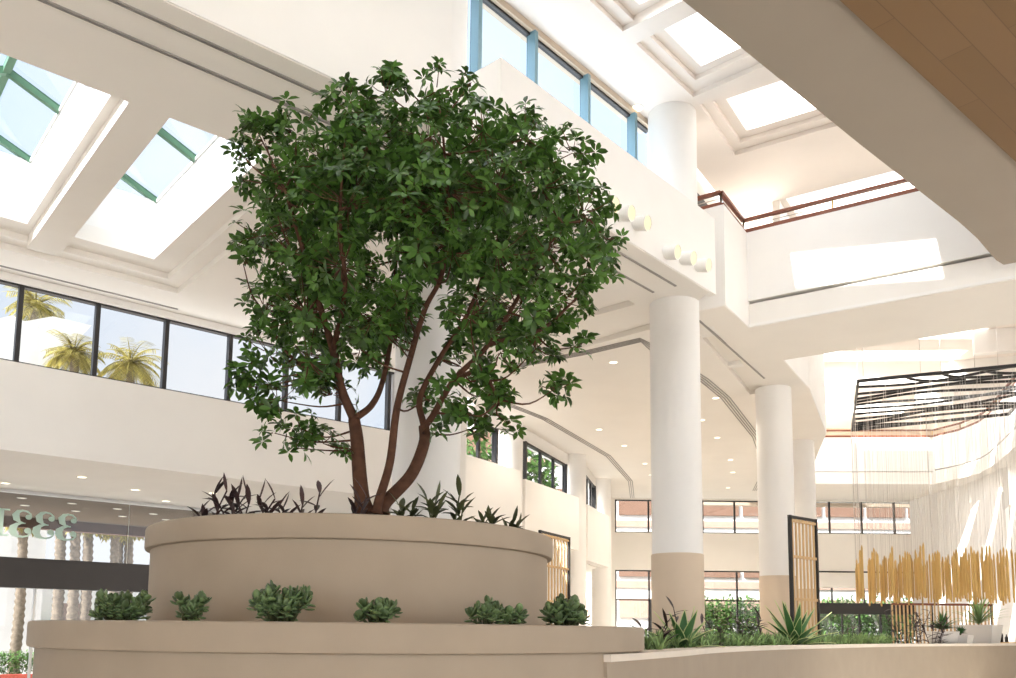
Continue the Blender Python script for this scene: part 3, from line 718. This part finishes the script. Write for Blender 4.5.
def jade(xp, wpx, hpx, label, rng):
    x, y, z = rimpos(xp, R2 - .28, Z2)
    sc = math.hypot(x, y) / 870; W = wpx * sc; Hh = hpx * sc
    t = thing('jade_plant', label, 'plant', (x, y, z)); st = MB(); lf = MB()
    n = max(4, int(W * Hh * 330 + 3))
    for k in range(n):
        a = rng.uniform(0, 6.28); r = math.sqrt(rng.random()) * W * .42
        tip = V((x + r * cos(a), y + r * sin(a) * .7, z + Hh * (.22 + .66 * rng.random()) * (1 - .4 * (r / (W * .5)) ** 2)))
        b = V((x + r * .4 * cos(a), y + r * .3 * sin(a), z - .02))
        st.tube([b, (b + tip) / 2 + V((0, 0, .015)), tip], [.012, .010, .008], 6)
        for j in range(9):
            a3 = j * 2.4 + rng.uniform(-.7, .7); el = (-.4, -.1, .1, .2, .4, .5, .7, .9, 1.2)[j] + rng.uniform(-.35, .35); d = V((cos(a3) * cos(el), sin(a3) * cos(el), sin(el)))
            p = tip + V((0, 0, -.035 + .005 * j)); L = rng.uniform(.042, .075); Wd = L * rng.uniform(.72, .92); n_ = d.cross(V((0, 0, 1)).cross(d)) if abs(d.z) < .99 else V((1, 0, 0))
            s = d.cross(V((0, 0, 1))); s = s.normalized() if s.length > .01 else V((1, 0, 0)); u = s.cross(d)
            vs = []; N1 = 6
            rings = ((0, .16), (.3, .8), (.62, 1.0), (.88, .7), (1.0, .12))
            for fz, wv in rings:
                for q in range(N1):
                    aa = 2 * pi * q / N1; vs.append(p + d * (L * fz) + s * (cos(aa) * Wd * .5 * wv) + u * (sin(aa) * .008 * wv + L * .25 * fz * fz))
            fs = [(i * N1 + q, i * N1 + (q + 1) % N1, (i + 1) * N1 + (q + 1) % N1, (i + 1) * N1 + q) for i in range(4) for q in range(N1)] + [tuple(24 + q for q in range(N1))]
            lf.add(vs, fs, True)
    st.build('stem', OLIVE, t); lf.build('leaves', JADE, t)
rj = random.Random(5)
for a in ((122, 54, 30, 'wide jade plant at the far left of the lower tier'), (190, 30, 28, 'smallest upright jade plant on the lower tier'),
          (281, 60, 38, 'tallest jade plant on the lower tier below the left of the tree'), (377, 42, 23, 'low round jade plant below the tree trunks'),
          (484, 34, 24, 'jade plant left of its paired neighbour on the lower tier'), (511, 26, 20, 'small jade plant touching the right of another jade plant'),
          (568, 60, 28, 'broad jade plant at the right end of the lower tier')): jade(*a, rj)

# ------------------------------------------------------------------ curved planter bed on the right
PW = cat([(.70, 6.13), (1.12, 6.98), (1.55, 7.9), (2.3, 9.6), (3.66, 11.9), (5.4, 14.2), (7.6, 16.9), (10.4, 19.5), (14.0, 22.6)], 6)
PWt = [(p.x, p.y) for p in [V((*q, 0)) if len(q) == 2 else q for q in PW]] if False else [(p[0], p[1]) for p in PW]
t = thing('planter_bed', 'long curved beige planter bed running from the tree planter to the right', 'planter', (3.66, 11.9, 0))
o_cap = strip(MB(), offset_line(PWt, -.03), .32, 1.30, 1.352).build('cap', mat('pale_stone_cap', (.78, .70, .60), .5, .3, noise=.03), t)
strip(MB(), PWt, .2, 0, 1.30).build('front_wall', STONE, t)
PWb = PWt[13:]; so = offset_line(PWt, 1.15); si = offset_line(PWb, .2)
b = MB(); strip(b, si, .9, 1.1, 1.28); b.build('soil', SOIL, t)
b = MB(); strip(b, offset_line(PWb, 1.05), .12, 0, 1.3); b.build('rear_wall', STONE, t)
def bed(xpix, off):   # ground point in the bed, `off` metres behind its front edge, under a picture column
    best = None
    L_ = offset_line(PWb, off)
    for p, q in zip(L_, L_[1:]):
        for s in (0, .25, .5, .75):
            x = p[0] + (q[0] - p[0]) * s; y = p[1] + (q[1] - p[1]) * s
            v = V((x, y, -.2)); X = 508 + f_px * v.dot(rr) / v.dot(w0)
            if best is None or abs(X - xpix) < best[0]: best = (abs(X - xpix), x, y)
    return best[1], best[2], 1.28
def agave(xp, off, n, L, W, label, rng, m=AGAVE):
    x, y, z = bed(xp, off); t = thing('agave', label, 'plant', (x, y, z)); lf = MB(); eg = MB()
    for k in range(n):
        a = k * 2.4 + rng.uniform(-.2, .2); s = k / n; el = .25 + 1.15 * s; d = V((cos(a) * cos(el), sin(a) * cos(el), sin(el)))
        l = L * rng.uniform(.85, 1.1); vs = blade(lf, (x, y, z + .02), d, (0, 0, 1) if el < 1.3 else (cos(a), sin(a), 0), l, W, .15 if el > .8 else .3, 6, .1)
        eg.tube(vs[0::3], .005, 5); eg.tube(vs[2::3], .005, 5)
    lf.build('leaves', m, t); eg.build('pale_leaf_edge', AGEDGE, t)
ra = random.Random(9)
agave(683, .45, 14, .52, .12, 'agave with broad green leaves at the left of the curved bed', ra)
agave(796, .42, 26, .74, .13, 'large variegated agave in front of the slatted screen', ra)
fr = MB(); rfn = random.Random(21)
for k in range(520):
    xp = rfn.uniform(640, 892)
    if rfn.random() < .25: xp = rfn.uniform(835, 890)
    x, y, z = bed(xp, rfn.uniform(.28, .95)); x += rfn.uniform(-.08, .08); y += rfn.uniform(-.08, .08)
    hh = rfn.uniform(.10, .24)
    for j in range(9):
        a = rfn.uniform(0, 6.28); el = rfn.uniform(.5, 1.4)
        blade(fr, (x, y, z + rfn.uniform(0, .12)), (cos(a) * cos(el), sin(a) * cos(el), sin(el)), (0, 0, 1), hh * rfn.uniform(.6, 1.1), .024, .5)
tag(fr.build('fern_groundcover', FERN), 'bright green ferny groundcover filling the curved planter bed', 'groundcover', kind='stuff')
for xp, off, H, n, lab in ((655, .55, .42, 3, 'purple plant with arching stems at the left end of the bed'), (688, .75, .62, 2, 'tall purple plant behind the left agave'),
                       (712, .5, .38, 3, 'purple plant beside the column in the bed'), (738, .8, .45, 4, 'purple plant between the two agaves'),
                       (757, .6, .40, 2, 'sparse purple plant left of the large agave'), (848, .9, .55, 2, 'purple stems among the ferns below the glass doors'),
                       (905, .5, .55, 6, 'bushy dark purple plant at the left of the white pots'), (922, .6, .6, 6, 'dark purple plant with tall stems near the white pots'),
                       (936, .35, .4, 5, 'low spreading purple plant in front of the white pots')):
    x, y, z = bed(xp, off); sc = math.hypot(x, y) / 11
    purple_plant(x, y, z, rp, H * sc ** .5, n, lab, PURP, spread=.15 * sc, tilt=.45, LW=(.23, .042), n_leaf=8, els=(-.15, .6, .3, 1.0))

# white pots on the bed rear
def pot(xp, off, r0_, r1_, h, label, square=False, plant='spiky', pl_label=''):
    x, y, z = bed(xp, off); t = thing('plant_pot', label, 'pot', (x, y, z))
    n = 4 if square else 32
    mb = MB().lathe([(0, 0), (r0_, 0), (r1_, h), (r1_ - .03, h), (r1_ - .05, h - .08), (0, h - .08)], (x, y, z), n, sharp=square); o = mb.build('pot', POT, t)
    MB().lathe([(0, h - .07), (r1_ - .045, h - .07)], (x, y, z), n).build('soil', SOIL, t)
    p = thing('potted_plant', pl_label, 'plant', (x, y, z + h - .07)); lf = MB(); st = MB()
    rg = random.Random(int(xp))
    st.tube([(x, y, z + h - .08), (x, y, z + h + .05)], .02, 6)
    for k in range(60):
        a = rg.uniform(0, 6.28); el = rg.uniform(.35, 1.45); blade(lf, (x, y, z + h + .02), (cos(a) * cos(el), sin(a) * cos(el), sin(el)), (0, 0, 1), plant * rg.uniform(.6, 1.1), .05, .7, 6)
    st.build('stem', OLIVE, p); lf.build('leaves', FERN if 'green' in pl_label else AGAVE, p)
pot(943, .75, .26, .36, .34, 'round white pot left of the two square white pots', False, .5, 'spiky grey-leaved plant in the round white pot')
pot(961, .5, .24, .32, .26, 'low white pot in front of the large white trough', True, .22, 'low tufted plant in the low white pot')
pot(979, 1.0, .50, .62, .52, 'large square white trough pot by the slatted rail', True, .85, 'bushy bright green plant in the large white trough')

# slatted guard rail behind the bed
p0 = atY(892, 604, 25); p1 = atY(992, 604, 25)
t = thing('slatted_railing', 'pale wood slatted guard rail behind the white pots', 'railing', (p0.x, p0.y, 0))
b = MB().bar((p0.x, 25, p0.z), (p1.x, 25, p0.z), .06, .06); b.build('top_rail', RAILW, t)
b = MB(); n = 26
for k in range(n + 1):
    x = p0.x + (p1.x - p0.x) * k / n; b.fbox(G, x - .016, x + .016, 24.98, 25.02, .05, p0.z - .03)
b.build('slats', SLAT, t)
b = MB()
for x in (p0.x, p0.x + (p1.x - p0.x) * .4, p1.x): MB().fbox(G, x - .025, x + .025, 25.02, 25.07, 0, p0.z).build('post', BLACK, t)
# reception side table things at the right edge
x0 = atY(994, 636, 25.3)
ct = MB().fbox(G, x0.x - .1, x0.x + 1.0, 25.0, 25.7, 1.30, 1.36); ct.fbox(G, x0.x, x0.x + .95, 25.1, 25.6, 0, 1.30)
tag(ct.build('counter', SLAT), 'pale wood counter at the right edge behind the bed', 'counter')
for k, (dx, h, r) in enumerate(((.08, .26, .035), (.22, .34, .04), (.36, .22, .05))):
    o = MB().lathe([(0, 0), (r, 0), (r, h * .6), (r * .35, h * .78), (r * .35, h), (0, h)], (x0.x + dx, 25.3, 1.36), 16).build('bottle', BRONZE)
    tag(o, ('short dark bottle at the left end of the wood counter', 'tallest dark bottle on the wood counter', 'squat dark bottle right of the tallest one')[k], 'bottle', 'bottles on the wood counter')

# ------------------------------------------------------------------ slatted screens
def screen(p, q, z1, label, nsl):
    p = V(p); q = V(q); t = thing('slatted_screen', label, 'screen', (p.x, p.y, 0)); d = (q - p); L_ = d.length; d.normalize(); up = V((d.x, d.y, 0))
    b = MB()
    for s in (0, 1): b.bar((*p.lerp(q, s), 0), (*p.lerp(q, s), z1), .06, .055, up)
    b.bar((*p, z1 - .03), (*q, z1 - .03), .06, .05); b.build('frame', BLACK, t)
    b = MB()
    for k in range(nsl): c = p.lerp(q, .09 + .82 * k / (nsl - 1)); b.bar((*c, .1), (*c, z1 - .06), .03, .032, up)
    b.build('slats', SLAT, t); b = MB()
    for z in (z1 - .10, z1 * .79, z1 * .575, z1 * .35, .15): MB().bar((*p.lerp(q, .04), z), (*p.lerp(q, .96), z), .06, .05).build('crosspiece', SLAT, t)
a = atY(789.5, 516, 16.6); c = atY(815, 512, 17.2); screen((a.x, a.y), (c.x, c.y), a.z + .02, 'pale wood slatted screen in a black frame beside the right column', 7)
a = atY(540, 530, 20.5); c = atY(569, 529, 22.0); screen((a.x, a.y), (c.x, c.y), a.z, 'pale wood slatted screen just behind the right edge of the tree planter', 9)

# ------------------------------------------------------------------ ceiling trellis and hanging rods
t = thing('ceiling_trellis', 'black trellis of curving bars hung over the gold rods', 'trellis', (9.8, 19.8, 7.0))
q00, q10, q01, q11 = V((7.58, 18.4)), V((10.9, 16.95)), V((9.24, 22.94)), V((12.4, 21.1))
def TP(s, r, z=7.0): return V((*((q00 * (1 - s) + q10 * s) * (1 - r) + (q01 * (1 - s) + q11 * s) * r), z))
b = MB()
for (s0, r0_), (s1, r1_) in (((0, 0), (1, 0)), ((1, 0), (1, 1)), ((1, 1), (0, 1)), ((0, 1), (0, 0))): b.bar(TP(s0, r0_), TP(s1, r1_), .05, .07)
b.build('frame', BLACK, t)
rt = random.Random(2)
for k in range(11):
    r_ = .10 + .87 * (k / 10) ** .95
    pts = []
    amp = .09 * sin(k * 1.7 + .5); ph = k * .9
    for j in range(15):
        s = j / 14; rr2 = min(.995, max(.01, r_ + amp * sin(pi * s * 1.4 + ph * .3) * s + (.20 * (s - .45) * s if k % 3 == 1 else -.09 * s * s) + .035 * sin(5 * s + k)))
        pts.append(TP(s, rr2))
    mb = MB()
    for p, q in zip(pts, pts[1:]): mb.bar(p, q + (q - p) * .02, .04, .05)
    mb.build('curved_bar', BLACK, t)
for s0 in (.26, .45, .66, .86):
    pts = [TP(min(1, s0 + .34 * (j / 10) ** 1.4), .0 + .15 * (1 - (1 - j / 10) ** 2)) for j in range(11)]; mb = MB()
    for p, q in zip(pts, pts[1:]): mb.bar(p, q, .04, .05)
    mb.build('curved_bar', BLACK, t)
b = MB()
for s, r in ((.03, .01), (.34, .0), (.62, .0), (.95, .01), (.05, .98), (.6, .98), (.95, .98)): MB().tube([TP(s, r), TP(s, r, 10.45)], .006, 5).build('hanging_cable', WIRE, t)

t = thing('hanging_sculpture', 'dense cluster of gold rods on fine wires below the black trellis', 'hanging sculpture', (9.8, 19.8, 2.3))
rr_ = random.Random(17); rods = []
NS, NR = 13, 16
for i in range(NS):
    for j in range(NR):
        s = -.012 + 1.0 * i / (NS - 1) + rr_.uniform(-.007, .007); r = .04 + .93 * j / (NR - 1) + rr_.uniform(-.012, .012)
        p = TP(s, r); zt = 3.33 + .05 * sin(i * 1.9) + rr_.uniform(-.13, .12); zb_ = 2.30 + rr_.uniform(-.05, .15)
        rods.append((p.y, p.x, zt, zb_))
rods.sort(); rest = MB(); restw = MB()
for k, (y, x, zt, zb_) in enumerate(rods):
    mb = MB() if k < 98 else rest
    mb.tube([(x, y, zb_), (x, y, zb_ + .02), (x, y, zt - .06), (x, y, zt)], [.010, .020, .020, .006], 7)
    if k < 98:
        o = mb.build('gold_rod', GOLD, t); MB().tube([(x, y, zt), (x, y, 6.98)], .0026, 4, False).build('wire', WIRE, o)
    else: restw.tube([(x, y, zt), (x, y, 6.98)], .0026, 4, False)
o = rest.build('gold_rods_rear', GOLD, t); o['kind'] = 'stuff'
o = restw.build('wires_rear', WIRE, t); o['kind'] = 'stuff'

# ------------------------------------------------------------------ wall lamps on the box beam
def lamp(xp, yp, label):
    c = atC(xp, yp, 6.28); ax = V((.78, -.58, -.2)).normalized()
    t = thing('spotlight', label, 'spotlight', tuple(c), 'spotlights on the box beam')
    x = ax.orthogonal().normalized(); y = ax.cross(x)
    mb = MB(); n = 24; rings = [(-.26, .02), (-.26, .085), (-.22, .098), (.0, .112), (.0, .104), (-.02, .104)]; vs = []
    for d, r in rings:
        for k in range(n): vs.append(c + ax * d + (x * cos(2 * pi * k / n) + y * sin(2 * pi * k / n)) * r)
    mb.add(vs, [(i * n + k, i * n + (k + 1) % n, (i + 1) * n + (k + 1) % n, (i + 1) * n + k) for i in range(len(rings) - 1) for k in range(n)] + [tuple(range(n))], True)
    autosharp(mb.build('lamp_shade', LAMPW, t), 40)
    MB().disc(c - ax * .012, ax, .105).build('lens', LENS, t)
    m_ = c - ax * .24 + V((0, 0, -.06)); wallp = m_ + V((-.752, .6592, 0)) * (6.5 - (-.752 * m_.x + .6592 * m_.y))
    b = MB().tube([wallp, m_ + V((0, 0, -.02)), c - ax * .2], .014, 6); b.build('bracket', GREYM, t)
    MB().tube([wallp, wallp - V((-.752, .6592, 0)) * .03], .045, 16).build('wall_plate', BRONZE, t)
for a in ((616, 205, 'leftmost lamp of the upper left trio on the box beam'), (632, 213, 'middle lamp of the upper left trio on the box beam'), (648, 223, 'right lamp of the upper left trio on the box beam'),
          (678, 252, 'left lamp of the lower right trio on the box beam'), (694, 258, 'middle lamp of the lower right trio on the box beam'), (709, 265, 'right lamp of the lower right trio at the beam end'),
          (548, 160, 'lamp on the box beam half hidden by the tree crown')): lamp(*a)

# ------------------------------------------------------------------ recessed downlights
def downlight(p, z, r, label, grp, power=0):
    t = thing('downlight', label, 'downlight', (p[0], p[1], z), grp)
    MB().lathe([(r, 0), (r * 1.25, -.012), (r * 1.3, -.004), (r * 1.3, 0)], (p[0], p[1], z), 20).build('trim_ring', LAMPW, t)
    MB().disc((p[0], p[1], z - .006), (0, 0, -1), r, 18).build('lens', DISC, t)
    if power:
        l = bpy.data.lights.new('downlight_lamp', 'SPOT'); l.energy = power; l.color = (1, .88, .74); l.spot_size = rad(125); l.spot_blend = .6; l.shadow_soft_size = .08
        o = bpy.data.objects.new('downlight_lamp', l); COL.objects.link(o); o.parent = t; o.matrix_parent_inverse = Matrix.Translation(-V(t.location)); o.location = (p[0], p[1], z - .03)
DL = [(2.12, 17.26), (2.45, 23.18), (3.4, 25.2), (4.44, 27.89), (4.98, 22.01), (5.86, 24.01), (7.03, 27.13), (7.66, 29.27), (8.29, 32.42), (4.97, 29.93), (4.84, 19.88), (1.0, 20.0), (6.2, 31.5)]
for p in DL: downlight(p, 7.0, .075, 'small round recessed downlight in the rear lobby ceiling', 'rear lobby downlights', 110)
for uvp in ((4.14, 16.77), (5.32, 17.58), (3.24, 18.51), (2.4, 17.4), (6.6, 16.9), (6.3, 18.7)): downlight(A(*uvp), 4.2, .075, 'round downlight in the white entrance soffit', 'entrance soffit downlights', 60)
for uvp in ((3.9, 20.4), (4.9, 20.5), (5.9, 20.7), (6.8, 21.0), (4.2, 21.6), (5.3, 21.8), (6.4, 22.0), (3.2, 21.2), (7.4, 21.9)): downlight(A(*uvp), 4.2, .075, 'round downlight in the brown canopy outside the glass', 'canopy downlights', 0)
downlight(atZ(637, 108, 10.4)[:2], 10.4, .09, 'single round downlight in the high ceiling beside the clerestory', 'high ceiling downlight')

# ------------------------------------------------------------------ outside: palms, neighbours, hedge
def palm(u, v, h, r, label, rng, frond=True, F=A, crown=1.0):
    x, y = F(u, v); t = thing('palm_tree', label, 'palm tree', (x, y, -.22)); mb = MB(); pts = []; rs = []
    n = int(h / .12)
    for k in range(n + 1): z = -.22 + (h + .22) * k / n; pts.append((x + .06 * sin(z * .7), y, z)); rs.append(r * (1.15 if k % 2 else .92) * (1 - .2 * k / n))
    mb.tube(pts, rs, 12); mb.build('trunk', PALMB, t)
    lf = MB()
    for k in range(46):
        a = k * 2.4; el = rng.uniform(-.7, 1.2); L = crown * rng.uniform(.8, 1.1); c = V((x, y, h)); d = V((cos(a) * cos(el), sin(a) * cos(el), sin(el)))
        p = c; pr = []
        for j in range(9): pr.append(p); p = p + d * (L / 8); d = (d + V((0, 0, -.17))).normalized()
        lf.tube(pr, [.03 * (1 - j / 9) + .004 for j in range(9)], 4, False)
        for j in range(2, 9):
            dd = (pr[j] - pr[j - 1]).normalized(); s = dd.cross(V((0, 0, 1))).normalized()
            for sg in (-1, 1):
                for q in (0, .5): blade(lf, pr[j - 1].lerp(pr[j], q), (dd * .6 + s * sg + V((0, 0, -.25))).normalized(), (0, 0, 1), L * .30, .05, .4)
    lf.build('fronds', PALML, t)
rpalm = random.Random(4)
for xp, v, h, r, lab in ((20, 34.5, 5.4, .18, 'thin palm trunk outside the left end of the entrance glass'), (73, 35, 5.6, .2, 'palm trunk outside in front of a close neighbour, left of the planter'),
                         (86, 36.5, 5.6, .21, 'palm trunk just right of its close neighbour outside'), (113, 35.5, 5.5, .19, 'palm trunk outside nearest the planter edge'), (127, 37, 5.6, .2, 'farther palm trunk outside near the planter edge')):
    p = atA(xp, 580, v); palm(ua(p), v, h, r, lab, rpalm, crown=.75)
for xp, yp, v, cr, lab in ((130, 364, 37.2, 1.5, 'palm crown outside the second clerestory pane'), (74, 354, 36.6, 1.2, 'palm crown outside beside the white gable'), (36, 306, 42.3, 1.4, 'distant palm crown above the white gable'),):
    p = atA(xp, yp, v); palm(ua(p), v, p.z, .2, lab, rpalm, crown=cr)
gp = [atA(x, y, 38) for x, y in ((-60, 330), (12, 316), (24, 322), (52, 317), (91, 326), (60, 360), (58, 380), (-60, 380))]
gp = [(ua(p), p.z) for p in gp]; zl = gp[-1][1]
t = thing('neighbour_building', 'white stucco building with a low gable outside the clerestory', 'building', (*A(0, 40), -.22))
MB().fbox(A, gp[0][0], gp[6][0], 38, 41, -.22, zl).build('wall', XWHITE, t)
rfm = MB(); vs = [(*A(u, 37.9), z) for u, z in gp] + [(*A(u, 41.1), z) for u, z in gp]; n = len(gp)
rfm.add(vs, [tuple(range(n)), tuple(range(2 * n - 1, n - 1, -1))] + [(i, n + i, n + (i + 1) % n, (i + 1) % n) for i in range(n)]); rfm.build('roof', XWHITE, t)
t = thing('neighbour_building', 'pale low building across the drive beyond the entrance glass', 'building', (*A(10, 42), -.22))
MB().fbox(A, 7, 28, 43, 50, -.22, 4.5).build('wall', XWHITE, t)
wq = MB()
for k in range(9): wq.fbox(A, 7.6 + k * 2.2, 8.9 + k * 2.2, 42.95, 43.02, .8, 2.6)
wq.build('window', XGLASS, t)
def hedge(F, a0, a1, b0, b1, h, label, n, rng, size=.16):
    mb = MB()
    for k in range(n):
        a = rng.uniform(a0, a1); b_ = rng.uniform(b0, b1); z = -.22 + h * math.sqrt(rng.random()) * rng.uniform(.7, 1); x, y = F(a, b_)
        d = V((rng.uniform(-1, 1), rng.uniform(-1, 1), rng.uniform(-.3, 1))).normalized(); blade(mb, (x, y, z), d, (0, 0, 1), size * rng.uniform(.7, 1.4), size * .5, .3)
    o = mb.build('hedge', HEDGE); tag(o, label, 'hedge', kind='stuff')
rh = random.Random(8)
p = atA(15, 640, 32.8); hedge(A, ua(p) - 6, ua(p) + 3, 32.6, 33.4, .95, 'clipped green hedge outside the entrance at the left edge', 9000, rh, .1)
hedge(A, 8, 20, 41.6, 42.6, 1.9, 'loose green shrubs beyond the palms outside the entrance', 5000, rh, .16)
struct(MB().fbox(A, -14, 18, 32.0, 32.35, -.3, -.02), 'kerb', KERB, 'red painted kerb along the drive outside the entrance', 'kerb')
hedge(G, 9.6, 22.5, 45.6, 46.8, 3.7, 'sunlit green shrubs outside the rear windows', 15000, rh, .24)
hedge(G, -3.0, 1.8, 32.6, 34.2, 9.5, 'tall leafy shrubs outside the left rear windows', 9000, rh, .3)
t = thing('neighbour_building', 'banded terracotta and white office building outside the rear windows', 'building', (10, 52, -.22))
MB().fbox(G, -6, 30, 50, 58, -.22, 14).build('wall', XWHITE, t)
for z0, z1 in ((7.62, 8.0), (4.1, 4.5), (11.2, 11.6)): MB().fbox(G, -6, 30, 49.9, 50.05, z0, z1).build('terracotta_band', XPINK, t)
for z0, z1 in ((8.32, 9.8), (4.75, 5.1), (2.4, 3.5), (11.9, 13.2)):
    for k in range(15): MB().fbox(G, -5.6 + k * 2.4, -3.45 + k * 2.4, 49.85, 50.05, z0, z1).build('window', XBRICK if z0 != 2.4 else XPINK, t)
MB().fbox(G, 8.05, 9.0, 49.8, 50.05, -.22, 3.4).build('door', BLACK, t)

# ------------------------------------------------------------------ light: daylight sky, sun
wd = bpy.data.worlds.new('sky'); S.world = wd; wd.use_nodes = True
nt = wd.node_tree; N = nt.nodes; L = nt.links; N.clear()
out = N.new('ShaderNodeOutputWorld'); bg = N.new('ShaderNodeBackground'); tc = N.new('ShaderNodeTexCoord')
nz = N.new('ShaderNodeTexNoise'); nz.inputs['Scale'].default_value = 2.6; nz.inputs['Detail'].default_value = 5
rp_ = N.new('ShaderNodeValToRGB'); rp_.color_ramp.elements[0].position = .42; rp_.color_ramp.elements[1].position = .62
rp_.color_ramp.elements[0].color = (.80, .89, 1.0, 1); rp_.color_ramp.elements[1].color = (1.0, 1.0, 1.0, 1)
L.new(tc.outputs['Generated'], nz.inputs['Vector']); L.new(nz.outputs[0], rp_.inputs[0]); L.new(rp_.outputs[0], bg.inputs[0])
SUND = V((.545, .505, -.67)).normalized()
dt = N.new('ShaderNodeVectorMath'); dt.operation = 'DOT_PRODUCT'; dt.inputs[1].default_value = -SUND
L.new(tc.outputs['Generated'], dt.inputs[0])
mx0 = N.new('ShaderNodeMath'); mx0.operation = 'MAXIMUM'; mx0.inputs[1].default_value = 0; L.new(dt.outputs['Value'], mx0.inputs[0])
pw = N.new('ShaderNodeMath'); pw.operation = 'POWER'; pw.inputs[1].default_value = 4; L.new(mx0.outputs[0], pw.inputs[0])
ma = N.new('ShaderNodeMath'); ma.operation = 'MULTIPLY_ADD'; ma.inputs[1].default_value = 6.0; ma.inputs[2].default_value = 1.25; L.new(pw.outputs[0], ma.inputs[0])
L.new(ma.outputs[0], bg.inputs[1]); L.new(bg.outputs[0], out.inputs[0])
sun = bpy.data.lights.new('sun', 'SUN'); sun.energy = 12; sun.angle = rad(.6); sun.color = (1, .96, .90)
so_ = bpy.data.objects.new('sun', sun); COL.objects.link(so_)
so_.rotation_euler = SUND.to_track_quat('-Z', 'Y').to_euler()

S.view_settings.view_transform = 'Standard'; S.view_settings.look = 'None'; S.view_settings.gamma = 1; S.view_settings.exposure = .93
S.view_settings.use_curve_mapping = False
S.cycles.use_denoising = True; S.cycles.max_bounces = 10; S.cycles.diffuse_bounces = 6; S.cycles.transparent_max_bounces = 16; S.cycles.sample_clamp_indirect = 6
S.cycles.caustics_reflective = False; S.cycles.caustics_refractive = False
